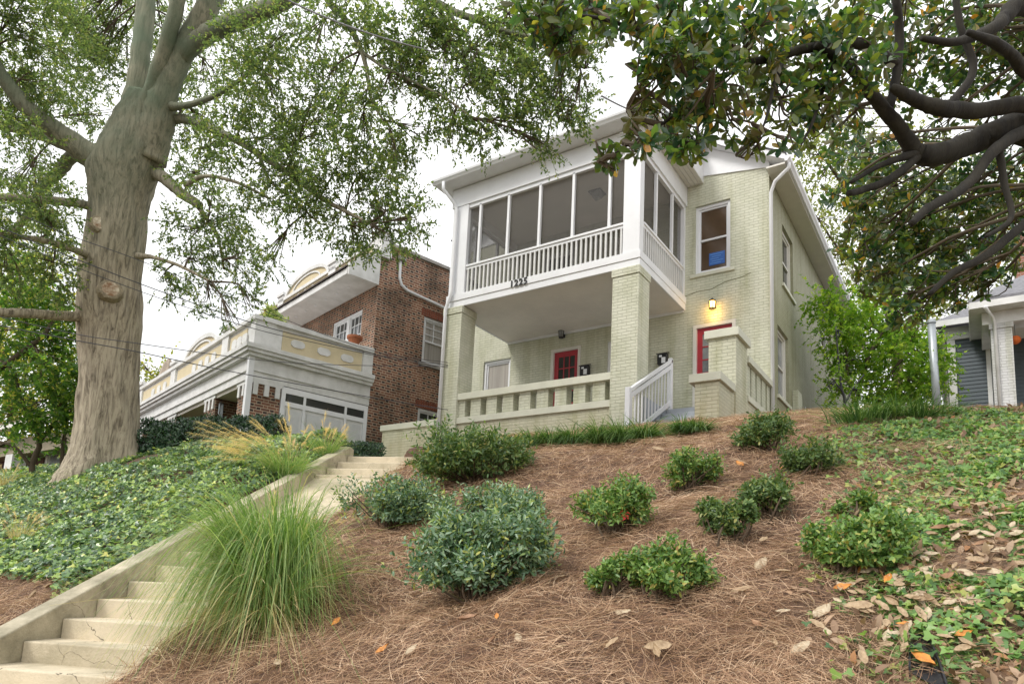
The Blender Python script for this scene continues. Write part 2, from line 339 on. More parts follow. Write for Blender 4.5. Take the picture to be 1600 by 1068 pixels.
def copy_tree(o, parent=None):
    c = o.copy(); COL.objects.link(c); c.parent = parent
    for ch in list(o.children): copy_tree(ch, c)
    return c

# leaf templates (x along the leaf, y across, z normal), unit length
def T_oval(w=.42, fold=.08, droop=.0):
    V = [(0, 0, 0), (.28, -w/2, fold), (.28, 0, 0), (.28, w/2, fold), (.68, -w/2*.9, fold-droop*.4), (.68, 0, -droop*.4), (.68, w/2*.9, fold-droop*.4), (1, 0, -droop)]
    F = [(0, 1, 2), (0, 2, 3), (1, 4, 5), (1, 5, 2), (2, 5, 6), (2, 6, 3), (4, 7, 5), (5, 7, 6)]
    return np.array(V), np.array(F)
def T_obov(w=.46, fold=.05, droop=.06):
    V = [(0, 0, 0), (.33, -w*.34, fold), (.33, 0, 0), (.33, w*.34, fold), (.70, -w*.5, fold-droop*.4), (.70, 0, -droop*.4), (.70, w*.5, fold-droop*.4), (.93, -w*.2, -droop*.8), (1, 0, -droop), (.93, w*.2, -droop*.8)]
    F = [(0, 1, 2), (0, 2, 3), (1, 4, 5), (1, 5, 2), (2, 5, 6), (2, 6, 3), (4, 7, 5), (5, 7, 8), (5, 8, 9), (5, 9, 6)]
    return np.array(V), np.array(F)
def T_dia(w=.36, fold=.06):
    return np.array([(0, 0, 0), (.45, -w/2, fold), (1, 0, 0), (.45, w/2, fold)]), np.array([(0, 1, 2), (0, 2, 3)])
def T_ivy():
    a = [(0, 0), (-.12, -.35), (.22, -.5), (.42, -.2), (1, 0), (.42, .2), (.22, .5), (-.12, .35)]
    V = [(x, y, .10*abs(y)*2) for x, y in a]+[(.25, 0, 0)]
    F = [(8, i, (i+1) % 8) for i in range(8)]
    return np.array(V), np.array(F)
def frames(dirs, normals):
    x = dirs/np.linalg.norm(dirs, axis=1, keepdims=True)
    y = np.cross(normals, x); y /= np.maximum(np.linalg.norm(y, axis=1, keepdims=True), 1e-6)
    z = np.cross(x, y)
    return np.stack([x, y, z], axis=1)                            # N,3(axes),3
def scatter(T, P, dirs, normals, size):
    V, F = T; Fr = frames(dirs, normals)
    W = np.einsum('kc,ncd->nkd', V, Fr)*np.asarray(size).reshape(-1, 1, 1)+P[:, None, :]
    n = len(P); k = len(V)
    FF = F[None]+(np.arange(n)*k)[:, None, None]
    return W.reshape(-1, 3), FF.reshape(-1, 3)
def unit(n):
    v = rng.normal(size=(n, 3)); return v/np.linalg.norm(v, axis=1, keepdims=True)
def ribbons(P0, D, L, w, bend, seg=4, side=None, pw=2.0):
    """curved blades: start P0, start direction D, bend = downward curvature vector (N,3), tapering width"""
    n = len(P0); t = np.linspace(0, 1, seg+1)
    D = D/np.linalg.norm(D, axis=1, keepdims=True)
    C = P0[:, None]+D[:, None]*(L[:, None, None]*t[None, :, None])+bend[:, None]*(L[:, None, None]*(t**pw)[None, :, None])
    if side is None:
        side = np.cross(D, np.array([0, 0, 1.])+.3*rng.normal(size=(n, 3)))
    side /= np.maximum(np.linalg.norm(side, axis=1, keepdims=True), 1e-6)
    wt = (w if hasattr(w, '__len__') else np.full(n, w))[:, None]*(1-.75*t)[None]
    A = C-side[:, None]*wt[..., None]/2; B = C+side[:, None]*wt[..., None]/2
    V = np.stack([A, B], axis=2).reshape(-1, 3)                    # n,(seg+1),2
    base = (np.arange(n)*(seg+1)*2)[:, None]; i = np.arange(seg)*2
    F = np.stack([base+i, base+i+1, base+i+3, base+i+2], axis=-1).reshape(-1, 4)
    return V, F
def vnoise(x, y, s=1.0, seed=0):
    """smooth value noise"""
    x = np.asarray(x, float)/s+1000.3+seed*7.7; y = np.asarray(y, float)/s+1000.7+seed*3.1
    xi = np.floor(x); yi = np.floor(y); fx = x-xi; fy = y-yi; fx = fx*fx*(3-2*fx); fy = fy*fy*(3-2*fy)
    h = lambda a, b: np.modf(np.abs(np.sin(a*127.1+b*311.7+seed)*43758.5453))[0]
    return (h(xi, yi)*(1-fx)+h(xi+1, yi)*fx)*(1-fy)+(h(xi, yi+1)*(1-fx)+h(xi+1, yi+1)*fx)*fy

# ------------------------------------------------------------------ ground
SA = math.radians(-23.1); SD = np.array([math.sin(SA), math.cos(SA)]); SR = np.array([math.cos(SA), -math.sin(SA)])   # stair run and its right-hand side
S0 = np.array([-6.452, 2.607]); SZ0 = -.629; RISE, TREAD, SW = .165, .364, 1.36
def stair_coords(x, y):
    dx = x-S0[0]; dy = y-S0[1]; return dx*SD[0]+dy*SD[1], dx*SR[0]+dy*SR[1]   # along, right
def sstep(a, b, x): t = np.clip((x-a)/(b-a), 0, 1); return t*t*(3-2*t)
def height(x, y):
    x = np.asarray(x, float); y = np.asarray(y, float)
    h = np.interp(y, [-50, .35, .6, 2.6, 7.2, 8.2, 9.5, 12.3, 16, 30, 60, 400], [-1.62, -1.62, -1.6, -.64, 1.62, 2.02, 2.42, 3.12, 3.3, 3.4, 3.4, 3.4])
    a, r = stair_coords(x, y)
    left = sstep(.1, -.9, r)
    h = h+left*(.12+.30*sstep(3.5, 7, y)*sstep(13, 8, y))
    h = h-.9*sstep(-2.5, -6, r)*sstep(10, 13, y)*sstep(60, 14, y)*0
    h = h-.35*sstep(-2.5, 1.5, x)*sstep(6, 11, y)*sstep(40, 16, y)
    h = h-.24*sstep(-9.6, -10.8, x)*sstep(9.3, 11, y)*sstep(16, 13, y)
    near = sstep(1.5, 3, y)*sstep(30, 12, y)
    h = h+near*(.13*(vnoise(x, y, 1.1, 1)-.5)+.07*(vnoise(x, y, .4, 2)-.5))
    h = h+.25*np.exp(-(((x+12.6)**2+(y-6.9)**2)/2.2))                      # root mound of the oak
    # dug out under the stair and the walk that carries on from it
    ins = sstep(-.24, -.16, r)*sstep(SW+.16, SW+.08, r)*sstep(-1.2, -.9, a)*sstep(6.75, 6.6, a)
    h = h-.42*ins
    wx = np.interp(y, [7.0, 9.0, 11.0, 12.5], [-7.9, -9.3, -10.9, -11.5]); 
    walk = sstep(.95, .80, np.abs(x-wx))*sstep(8.1, 8.4, y)*sstep(13.2, 12.9, y)
    hw = np.interp(y, [7.0, 8.2, 12.3, 24], [1.8, 2.02, 2.88, 3.1])-.05
    h = h*(1-walk)+(np.minimum(h, hw-.1))*walk
    h = np.where((x > -10.5) & (x < -3.7) & (y > 12.8) & (y < 28), h-.3, h)
    return h
def on_ground(px, py, dmax=40.0, lift=0.0):
    """where the sight line of a photo pixel meets the ground"""
    d = np.arange(1.5, dmax, .02); r = ray(px, py); p = r[None]*d[:, None]
    below = p[:, 2] < height(p[:, 0], p[:, 1])+lift
    i = int(np.argmax(below)) if below.any() else len(d)-1
    return p[i], d[i]
gx = np.concatenate([[-420, -200, -100, -60, -40, -30, -24, -20], np.arange(-17, -13, .3), np.arange(-13, 5, .075), np.arange(5, 9, .3), [10, 12, 15, 20, 30, 50, 100, 200, 420]])
gy = np.concatenate([[-420, -100, -30, -10, -3, 0, .3], np.arange(.45, 13, .075), np.arange(13, 30, .5), [32, 36, 45, 60, 100, 200, 420]])
GX, GY = np.meshgrid(gx, gy); GZ = height(GX, GY)
nx, ny = len(gx), len(gy)
GV = np.stack([GX, GY, GZ], -1).reshape(-1, 3)
ii = (np.arange(ny-1)[:, None]*nx+np.arange(nx-1)[None]).reshape(-1)
GF = np.stack([ii, ii+1, ii+1+nx, ii+nx], 1)
def soil_mat():
    m = mat('mulched_soil', (.15, .085, .055), .95, 0, 22, .9, 70, col2=(.06, .032, .02), detail=10)
    n = m.node_tree.nodes; l = m.node_tree.links; b = n['Principled BSDF']; src = b.inputs['Base Color'].links[0].from_socket
    tc = n.new('ShaderNodeTexCoord'); sp = n.new('ShaderNodeSeparateXYZ'); l.new(tc.outputs['Object'], sp.inputs[0])
    mr = n.new('ShaderNodeMapRange'); mr.inputs[1].default_value = -.9; mr.inputs[2].default_value = 1.0; l.new(sp.outputs[0], mr.inputs[0])
    mx = n.new('ShaderNodeMix'); mx.data_type = 'RGBA'; l.new(mr.outputs[0], mx.inputs[0]); l.new(src, mx.inputs[6])
    nz = n.new('ShaderNodeTexNoise'); nz.inputs['Scale'].default_value = 18; nz.inputs['Detail'].default_value = 8; l.new(tc.outputs['Object'], nz.inputs['Vector'])
    cr = n.new('ShaderNodeValToRGB'); cr.color_ramp.elements[0].position = .4; cr.color_ramp.elements[1].position = .65
    cr.color_ramp.elements[0].color = (.10, .065, .04, 1); cr.color_ramp.elements[1].color = (.30, .22, .15, 1); l.new(nz.outputs['Fac'], cr.inputs['Fac'])
    l.new(cr.outputs[0], mx.inputs[7])
    l.new(mx.outputs[2], b.inputs['Base Color']); return m
M_SOIL = soil_mat()
tag(npmesh('ground', GV, GF, M_SOIL, smooth=True), 'sloping planted bank of brown soil and mulch', None, None, 'structure')

# street-side pavement below the bank
MB().box(-60, 60, -3.2, .3, -1.7, -1.585).build('pavement', M_CONC2, None)['kind'] = 'structure'
MB().box(-60, 60, -14, -3.25, -1.9, -1.612+-.08).build('road', mat('asphalt', (.05, .05, .05), .9, .3, 20), None)['kind'] = 'structure'

# ------------------------------------------------------------------ stairs and walk
st = thing('concrete_stair', (S0[0], S0[1], SZ0-.3), 'long pale concrete stair climbing the bank beside the ivy', 'stair')
def SP(a, r, z): return (S0[0]+SD[0]*a+SR[0]*r, S0[1]+SD[1]*a+SR[1]*r, z)
def sbox(mb, a0, a1, r0, r1, z0, z1):
    v = [SP(a, r, z) for z in (z0, z1) for a, r in ((a0, r0), (a0, r1), (a1, r1), (a1, r0))]
    return mb.add(v, [(3, 2, 1, 0), (4, 5, 6, 7), (0, 1, 5, 4), (1, 2, 6, 5), (2, 3, 7, 6), (3, 0, 4, 7)])
steps = [i for i in range(-3, 9)]+[13, 14, 15, 16]
for i in steps:
    top = SZ0+RISE*i
    sbox(MB(), i*TREAD, (i+1)*TREAD+(0 if i == 16 else .02), 0, SW, top-.34, top).build('step', M_CONC, st, bevel=.012)
# ramp between the two flights
za, zb = SZ0+RISE*8-.002, SZ0+RISE*13-.05
a0, a1 = 9*TREAD, 13*TREAD
MB().add([SP(a0, 0, za), SP(a0, SW, za), SP(a1, SW, zb), SP(a1, 0, zb), SP(a0, 0, za-.3), SP(a0, SW, za-.3), SP(a1, SW, zb-.3), SP(a1, 0, zb-.3)],
         [(0, 1, 2, 3), (7, 6, 5, 4), (0, 4, 5, 1), (1, 5, 6, 2), (2, 6, 7, 3), (3, 7, 4, 0)]).build('ramp', M_CONC, st)
def nose(a): return SZ0+RISE*a/TREAD
def cheek(r0, r1, off, a_lo, a_hi, name):
    pr = [SP(a_lo, r0, nose(a_lo)+off), SP(a_hi, r0, nose(a_hi)+off), SP(a_hi+.15, r0, nose(a_hi)+off-.02), SP(a_hi+.15, r0, nose(a_hi)-.6), SP(a_lo, r0, nose(a_lo)-.6)]
    v = np.array(SP(0, r1, 0))-np.array(SP(0, r0, 0))
    return MB().prism(pr, v).build(name, M_CONC2, st, bevel=.015)
cheek(-.2, -.003, .135, -1.1, 16.3*TREAD, 'side_wall')
cheek(SW+.003, SW+.13, .03, -1.1, 16.3*TREAD, 'kerb')
# walk from the stair top to the side of the house
wy = [8.30, 8.7, 9.3, 10, 10.8, 11.6, 12.1, 12.49]; V = []
e0 = SP(16.9*TREAD, 0, 0); e1 = SP(16.9*TREAD, SW, 0)
L = [(e0[0], e0[1])]+[(float(np.interp(y, [7.0, 9.0, 11.0, 12.5], [-7.9, -9.3, -10.9, -11.5]))-.72, y) for y in wy[1:]]
Rr = [(e1[0], e1[1])]+[(float(np.interp(y, [7.0, 9.0, 11.0, 12.5], [-7.9, -9.3, -10.9, -11.5]))+.72, y+.1) for y in wy[1:]]
zs = [SZ0+RISE*16-.01]+[float(np.interp(y, [8.2, 12.3, 24], [2.02, 2.88, 3.1])) for y in wy[1:]]
mb = MB(); n_ = len(L)
mb.v = [(a[0], a[1], z) for a, z in zip(L, zs)]+[(a[0], a[1], z) for a, z in zip(Rr, zs)]+[(a[0], a[1], z-.2) for a, z in zip(L, zs)]+[(a[0], a[1], z-.2) for a, z in zip(Rr, zs)]
for i in range(n_-1):
    mb.f += [(i, n_+i, n_+i+1, i+1), (2*n_+i, i, i+1, 2*n_+i+1), (n_+i, 3*n_+i, 3*n_+i+1, n_+i+1)]
mb.f.append((0, 2*n_, 3*n_, n_))
mb.build('path', M_CONC)['kind'] = 'structure'

# ------------------------------------------------------------------ the sage brick house
XL, XR2, YF, YW, YB = -10.62, -3.58, 12.5, 15.2, 28.1      # left wall, right wall, porch front, house front, back
XLB = -12.2                                                  # left wall of the main body
XP = -5.52                                                   # right edge of the upper porch
H = thing('painted_brick_house', (-7.1, 15.2, 3.2), 'two storey pale green painted brick house with a screened upper porch and the number 1225', 'house')

def hole_wall(mb, o, ud, u0, u1, z0, z1, holes, depth, nd):
    """upright wall sheet from origin o along ud with rectangular openings and their reveals (nd = inward)"""
    us = sorted({u0, u1, *[h[0] for h in holes], *[h[1] for h in holes]}); zs = sorted({z0, z1, *[h[2] for h in holes], *[h[3] for h in holes]})
    P = lambda u, z, d=0: (o[0]+ud[0]*u+nd[0]*d, o[1]+ud[1]*u+nd[1]*d, z)
    for i in range(len(us)-1):
        for j in range(len(zs)-1):
            um, zm = (us[i]+us[i+1])/2, (zs[j]+zs[j+1])/2
            if any(h[0] < um < h[1] and h[2] < zm < h[3] for h in holes): continue
            mb.quad(P(us[i], zs[j]), P(us[i+1], zs[j]), P(us[i+1], zs[j+1]), P(us[i], zs[j+1]))
    for a, b, c, d in holes:
        for (p, q) in (((a, c), (a, d)), ((a, d), (b, d)), ((b, d), (b, c)), ((b, c), (a, c))):
            mb.quad(P(*p), P(*q), P(*q, depth), P(*p, depth))
    return mb

def opening(parent, o, ud, nd, a, b, c, d, kind, glass=None, grid=None, name='window', inset=.10, frame=M_WHITE, sash=True, sill=True, fw=.07, sillm=None, sillw=.1):
    """a window set into an opening: casing, sashes, bars, glass, sill"""
    P = lambda u, z, dd: Vector((o[0]+ud[0]*u+nd[0]*dd, o[1]+ud[1]*u+nd[1]*dd, z))
    def ub(mb, u0, u1, z0, z1, d0, d1):
        v = [P(u, z, dd) for dd in (d0, d1) for u, z in ((u0, z0), (u1, z0), (u1, z1), (u0, z1))]
        return mb.add(v, [(0, 1, 2, 3), (7, 6, 5, 4), (0, 4, 5, 1), (1, 5, 6, 2), (2, 6, 7, 3), (3, 7, 4, 0)])
    e = .003
    fm = MB(); ub(fm, a+e, a+fw, c+e, d-e, inset-.05, inset+.05); ub(fm, b-fw, b-e, c+e, d-e, inset-.05, inset+.05)
    ub(fm, a+fw, b-fw, d-fw, d-e, inset-.047, inset+.05); ub(fm, a+fw, b-fw, c+e, c+fw*.8, inset-.047, inset+.05)
    w = fm.build(name, frame, parent)
    ia, ib, ic, idd = a+fw, b-fw, c+fw*.8, d-fw; sw = .045
    sm = MB(); zm = (ic+idd)/2
    ub(sm, ia, ia+sw, ic, idd, inset-.015, inset+.03); ub(sm, ib-sw, ib, ic, idd, inset-.015, inset+.03)
    ub(sm, ia+sw, ib-sw, idd-sw, idd, inset-.012, inset+.03); ub(sm, ia+sw, ib-sw, ic, ic+sw, inset-.012, inset+.03)
    if sash: ub(sm, ia+sw, ib-sw, zm-.022, zm+.022, inset-.025, inset+.03)
    if grid:
        gc, gz0, gz1, gr = grid
        z0, z1 = (zm, idd) if gz0 == 'top' else (ic, idd)
        for k in range(1, gc): u = ia+(ib-ia)*k/gc; ub(sm, u-.01, u+.01, z0+.022, z1-sw, inset-.008, inset+.025)
        for k in range(1, gr): z = z0+(z1-z0)*k/gr; ub(sm, ia+sw, ib-sw, z-.01, z+.01, inset-.006, inset+.025)
    sm.build('sash', frame, w)
    ub(MB(), ia+.01, ib-.01, ic+.01, idd-.01, inset+.014, inset+.02).build('glass', glass or M_GLASSD, w)
    if sill:
        ub(MB(), a-sillw, b+sillw, c-.085, c-.002, -.05, inset).build('sill', sillm or M_CAP, w, bevel=.006)
    return w

# openings on the front wall (u = X)
F_UP = (-5.30, -4.46, 7.49, 9.22)
F_DR = (-5.33, -4.33, 3.95, 6.23)
F_WL = (-11.4+.9, -9.75, 4.75, 6.22)
F_WL = (-11.42, -10.50, 4.75, 6.22)
F_D2 = (-9.20, -8.30, 3.95, 6.23)
F_WM = (-7.56, -6.70, 4.75, 6.20)
F_WI = (-9.6, -8.6, 7.3, 9.0); F_DI = (-7.6, -6.7, 6.9, 9.0)
mb = MB()
hole_wall(mb, (0, YW), (1, 0), XLB, XR2, 2.6, 9.75, [F_UP, F_DR, F_D2, F_WM, F_WL, F_WI, F_DI], .16, (0, 1))
mb.build('front_wall', M_SAGE, H)
R1 = (16.45, 17.6, 7.41, 8.95); R2 = (21.1, 22.95, 7.41, 8.95); R3 = (15.86, 16.95, 4.52, 6.2); R4 = (21.6, 22.55, 3.4, 5.4)
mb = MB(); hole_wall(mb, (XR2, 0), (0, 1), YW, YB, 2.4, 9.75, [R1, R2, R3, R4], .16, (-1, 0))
mb.build('side_wall', M_SAGE_ROUGH_SHADED, H)
MB().quad((XLB, YB, 2.4), (XLB, YW, 2.4), (XLB, YW, 9.75), (XLB, YB, 9.75)).quad((XR2, YB, 2.4), (XLB, YB, 2.4), (XLB, YB, 9.75), (XR2, YB, 9.75)).build('rear_wall', M_SAGE_ROUGH_SHADED, H)
for r_, m_ in ((R1, M_GLASSD), (R2, M_GLASSD), (R3, M_GLASSM)):
    opening(H, (XR2, 0), (0, 1), (-1, 0), *r_, 'w', glass=m_, sillm=M_CAP, frame=M_TRIM, inset=.12)
dr = MB().box(XR2-.14, XR2-.08, R4[0]+.004, R4[1]-.004, R4[2], R4[3]-.004).build('side_door', M_TRIM, H)
w = opening(H, (0, YW), (1, 0), (0, 1), *F_UP, 'w', glass=M_BLIND)
# blue notice behind the upper sash
nb = MB().box(-4.99, -4.62, YW+.1, YW+.108, 7.69, 8.00).build('notice', M_BLUE, w, label='blue paper notice in the window')
tb = MB()
for k in range(5): tb.box(-4.96+.03*(k % 2), -4.66-.05*(k % 3), YW+.094, YW+.098, 7.95-.055*k, 7.965-.055*k)
tb.build('lettering', M_BLUET, nb)
opening(H, (0, YW), (1, 0), (0, 1), *F_WL, 'w', glass=M_CURT, sash=False)
opening(H, (0, YW), (1, 0), (0, 1), *F_WM, 'w', glass=M_GLASSM)
opening(H, (0, YW), (1, 0), (0, 1), *F_WI, 'w', glass=M_GLASSD)
def door(a, b, c, d, panes):
    w = MB().box(a+.003, a+.085, YW-.02, YW+.12, c, d-.003).box(b-.085, b-.003, YW-.02, YW+.12, c, d-.003).box(a+.085, b-.085, YW-.018, YW+.12, d-.085, d-.003).build('door_frame', M_TRIM, H)
    w.name = 'door'
    a1, b1, d1 = a+.085, b-.085, d-.085
    lw = .12
    lf = MB().box(a1, a1+lw, YW+.05, YW+.095, c, d1).box(b1-lw, b1, YW+.05, YW+.095, c, d1).box(a1+lw, b1-lw, YW+.05, YW+.095, d1-.14, d1).box(a1+lw, b1-lw, YW+.05, YW+.095, c, c+.8)
    gw = b1-a1-2*lw
    for k in range(1, panes[0]): u = a1+lw+gw*k/panes[0]; lf.box(u-.014, u+.014, YW+.055, YW+.09, c+.8, d1-.14)
    for k in range(1, panes[1]): z = c+.8+(d1-.14-c-.8)*k/panes[1]; lf.box(a1+lw, b1-lw, YW+.056, YW+.09, z-.014, z+.014)
    lf.build('door_leaf', M_RED, w)
    MB().box(a1+lw-.01, b1-lw+.01, YW+.07, YW+.078, c+.79, d1-.13).build('glass', panes[2], w)
    MB().lathe((b1-.06, YW+.0, c+1.0), [(.0, -.03), (.028, -.02), (.028, .02), (0, .03)], 10).build('handle', M_BLACK, w)
    MB().box(a, b, YW-.06, YW+.12, c-.05, c-.002).build('threshold', M_STEP, w)
door(*F_DR, (3, 4, M_GLASSM)); door(*F_D2, (3, 4, M_GLASSD))
MB().box(F_DI[0], F_DI[1], YW+.05, YW+.09, F_DI[2], F_DI[3]).build('balcony_door', M_TRIM, H)

# lower porch -----------------------------------------------------------------
FLZ = 3.93
MB().box(-12.4, -5.5, YF+.31, YW-.004, 2.6, FLZ).box(-4.1, -3.81, YF+.75, YW-.004, 2.6, FLZ).box(-5.5, -4.1, 14.0, YW-.004, 2.6, FLZ).build('porch_floor', M_STEP, H)
def pillar(x0, x1, y0, y1, z1, name='porch_pillar', z0=2.5, m=None):
    p = MB().box(x0, x1, y0, y1, z0, z1-.17).build(name, m or M_SAGE, H, bevel=.004)
    MB().box(x0-.02, x1+.02, y0-.02, y1+.02, z1-.168, z1-.002).build('pillar_head', m or M_SAGE, p, bevel=.004)
    return p
pillar(-10.66, -10.11, YF-.04, YF+.52, 6.63)
pillar(-6.11, -5.52, YF-.04, YF+.52, 6.63)
# solid base and pierced parapet between the pillars
MB().box(-10.11, -6.11, YF+.04, YF+.3, 2.5, 3.70).build('base_wall', M_SAGE_LOW, H)
pw = MB().box(-10.11, -6.11, YF-.01, YF+.31, 3.70, 3.845).build('parapet', M_CAP, H, bevel=.006)
nslot = 9; x0, x1 = -10.11, -6.11; pitch = (x1-x0)/nslot; slot = .17
blk = MB(); edges = []
xs = x0
for k in range(nslot):
    c = -9.83+k*(-6.18+9.83)/(nslot-1)
    blk.box(xs, c-slot/2, YF+.05, YF+.28, 3.845, 4.27); xs = c+slot/2
blk.box(xs, x1, YF+.05, YF+.28, 3.845, 4.27) if x1-xs > .02 else None
blk.build('pierced_band', M_SAGE, pw)
MB().box(-10.11, -6.11, YF-.02, YF+.32, 4.27, 4.43).build('coping', M_CAP, pw, bevel=.008)
# low wall running off to the left
lw_ = MB().box(-12.5, -10.67, YF+.0, YF+.3, 2.3, 3.72).build('garden_wall', M_SAGE_LOW, H)
MB().box(-12.56, -10.68, YF-.04, YF+.34, 3.72, 3.87).build('coping', M_CAP, lw_, bevel=.008)
# tall pier, low pier, gallery wall on the right
p = MB().box(-4.08, -3.56, YF, YF+.75, 2.5, 4.79).build('stair_pier', M_SAGE_LOW, H, bevel=.004)
MB().box(-4.15, -3.50, YF-.06, YF+.81, 4.79, 4.95).build('coping', M_CAP, p, bevel=.008)
p = MB().box(-4.03, -3.60, 11.6, 12.499, 2.3, 3.68).build('stair_pier', M_SAGE_LOW, H, bevel=.004)
MB().box(-4.12, -3.55, 11.53, 12.43, 3.68, 3.83).build('coping', M_CAP, p, bevel=.008)
g = MB().box(-3.80, -3.57, 13.26, YW-.01, 2.5, 3.72).build('gallery_wall', M_SAGE_LOW, H)
MB().box(-3.86, -3.53, 13.26, YW-.01, 3.72, 3.84).build('ledge', M_CAP, g, bevel=.006)
bb = MB(); y = 13.26
for k in range(5): bb.box(-3.79, -3.59, y, y+.29, 3.84, 4.50); y += .29+.115
bb.build('pierced_band', M_SAGE, g)
MB().box(-3.87, -3.52, 13.26, YW-.01, 4.50, 4.63).build('coping', M_CAP, g, bevel=.006)
# wooden steps up to the porch
ps = MB()
for k in range(5):
    ps.box(-5.497, -4.103, 12.5+.30*k, 13.997, (3.10+.163*k-.163) if k else 2.4, 3.10+.163*k)
ps.build('porch_steps', M_STEP, H, bevel=.008)
# handrail of the steps
HX = -5.44
hr = MB().box(HX-.05, HX+.05, 11.85, 11.95, 2.7, 3.86).build('handrail', M_WHITE, H, bevel=.006)
MB().box(HX-.045, HX+.045, 14.03, 14.12, 3.9, 5.10).build('post', M_WHITE, hr, bevel=.006)
MB().bar((HX, 11.90, 3.80), (HX, 14.10, 5.05), .09, .05).bar((HX, 11.95, 3.70), (HX, 14.05, 4.90), .05, .09).build('rail', M_WHITE, hr)
MB().bar((HX, 12.10, 2.98), (HX, 14.05, 4.08), .045, .09).build('bottom_rail', M_WHITE, hr)
b0 = None
for k in range(12):
    y = 12.05+k*.170; z = 2.96+(y-12.03)*.565
    if b0 is None: b0 = MB().box(-.013, .013, -.013, .013, 0, .74).build('baluster', M_WHITE, hr, world=False); o = b0
    else: o = b0.copy(); COL.objects.link(o)
    o.location = origin_of(hr).inverted() @ Vector((HX, y, z))

# upper porch -----------------------------------------------------------------
dk = MB().box(XL+.03, XP-.03, YF+.03, YW-.003, 6.655, 6.90).build('porch_deck', M_CEIL, H)
bm = MB().box(XL-.02, XP, YF-.01, YF+.03, 6.64, 6.80).box(XL-.02, XP+.015, YF-.03, YF+.03, 6.80, 6.965)
bm.box(XP-.03, XP, YF+.03, YW-.004, 6.64, 6.80).box(XP-.03, XP+.015, YF+.03, YW-.004, 6.80, 6.965)
bm.box(XL-.02, XL+.03, YF+.03, YW-.004, 6.64, 6.965)
bm.build('porch_fascia', M_WHITE, dk, bevel=.004)
MB().box(XL+.03, XP-.03, YW-.05, YW-.004, 6.60, 6.655).build('ceiling_trim', M_WHITE, dk)
# posts
for (a, b) in ((-10.60, -10.12), (-5.92, -5.54)):
    MB().box(a, b, YF-.005, YF+.20, 6.965, 9.30).build('corner_post', M_WHITE, H, bevel=.006)
MB().box(-5.70, -5.54, YW-.12, YW-.004, 6.965, 9.30).build('corner_post', M_WHITE, H)
def railing(p0, p1, zb, zt, n):
    p0 = Vector(p0); p1 = Vector(p1); d = (p1-p0); L_ = d.length; d.normalize()
    sd_ = Vector((-d.y, d.x, 0))
    r = MB().bar((*(p0.xy), zt-.02), (*(p1.xy), zt-.02), .10, .045).bar((*(p0.xy), zt-.075), (*(p1.xy), zt-.075), .045, .065).build('railing', M_WHITE, H)
    inv = origin_of(r).inverted(); first = None
    for k in range(n):
        q = p0+d*(L_*(k+.5)/n)
        if first is None: first = MB().box(-.021, .021, -.021, .021, 0, zt-.107-zb).build('baluster', M_WHITE2, r, world=False); o = first
        else: o = first.copy(); COL.objects.link(o)
        o.location = inv @ Vector((q.x, q.y, zb))
    return r
railing((-10.12, YF+.06, 0), (-5.92, YF+.06, 0), 6.967, 7.69, 35)
railing((XP-.05, YF+.20, 0), (XP-.05, YW-.12, 0), 6.967, 7.69, 20)
railing((XL+.08, YF+.20, 0), (XL+.08, YW-.02, 0), 6.967, 7.69, 18)
# screens
def screen_mat():
    m = bpy.data.materials.new('insect_screen'); m.use_nodes = True; n = m.node_tree.nodes; l = m.node_tree.links
    b = n['Principled BSDF']; b.inputs['Base Color'].default_value = (.11, .105, .10, 1); b.inputs['Roughness'].default_value = .7
    t = n.new('ShaderNodeBsdfTransparent'); x = n.new('ShaderNodeMixShader'); x.inputs[0].default_value = .30
    l.new(t.outputs[0], x.inputs[1]); l.new(b.outputs[0], x.inputs[2]); l.new(x.outputs[0], n['Material Output'].inputs['Surface']); return m
M_SCR = screen_mat()
sf = MB()
for u in (-9.77, -8.93, -8.05, -7.17, -6.27): sf.box(u-.03, u+.03, YF+.02, YF+.09, 7.69, 9.22)
sf.box(-10.12, -5.92, YF+.02, YF+.09, 9.20, 9.30)
fr = sf.build('screen_frame', M_WHITE, H)
MB().box(-10.12, -5.92, YF+.10, YF+.104, 6.97, 9.20).build('screen', M_SCR, fr)
sf = MB()
for y in (13.40, 14.36): sf.box(XP-.08, XP-.02, y-.035, y+.035, 7.69, 9.22)
sf.box(XP-.08, XP-.02, YF+.2, YW-.12, 9.20, 9.30)
fr = sf.build('screen_frame', M_WHITE, H)
MB().box(XP-.104, XP-.10, YF+.2, YW-.12, 6.97, 9.20).build('screen', M_SCR, fr)
sf = MB()
for y in (13.40, 14.36): sf.box(XL+.05, XL+.11, y-.035, y+.035, 7.69, 9.22)
sf.box(XL+.05, XL+.11, YF+.2, YW-.02, 9.20, 9.30)
fr = sf.build('screen_frame', M_WHITE, H)
MB().box(XL+.13, XL+.134, YF+.2, YW-.02, 6.97, 9.20).build('screen', M_SCR, fr)
# frieze, ceiling and eaves of the porch roof
MB().box(XL-.02, XP+.02, YF-.02, YF+.19, 9.30, 9.78).box(XP-.17, XP+.02, YF+.19, YW-.004, 9.30, 9.78).box(XL-.02, XL+.17, YF+.19, YW-.004, 9.30, 9.78).build('frieze', M_WHITE, H)
MB().box(XL+.17, XP-.17, YF+.19, YW-.004, 9.52, 9.60).build('upper_ceiling', M_CEIL, H)
EX0, EX1, EY = XL-.32, XP+.42, 12.12
rf = MB().prism([(EX0, EY, 9.80), (EX0, YW-.002, 9.80), (EX0, YW-.002, 10.66), (EX0, EY, 9.92)], (EX1-EX0, 0, 0)).build('porch_roof', M_WHITE, H)
MB().prism([(EX0-.02, EY-.04, 9.925), (EX0-.02, YW, 10.67), (EX0-.02, YW, 10.72), (EX0-.02, EY-.04, 9.97)], (EX1-EX0+.04, 0, 0)).build('shingles', M_NAVY, rf)
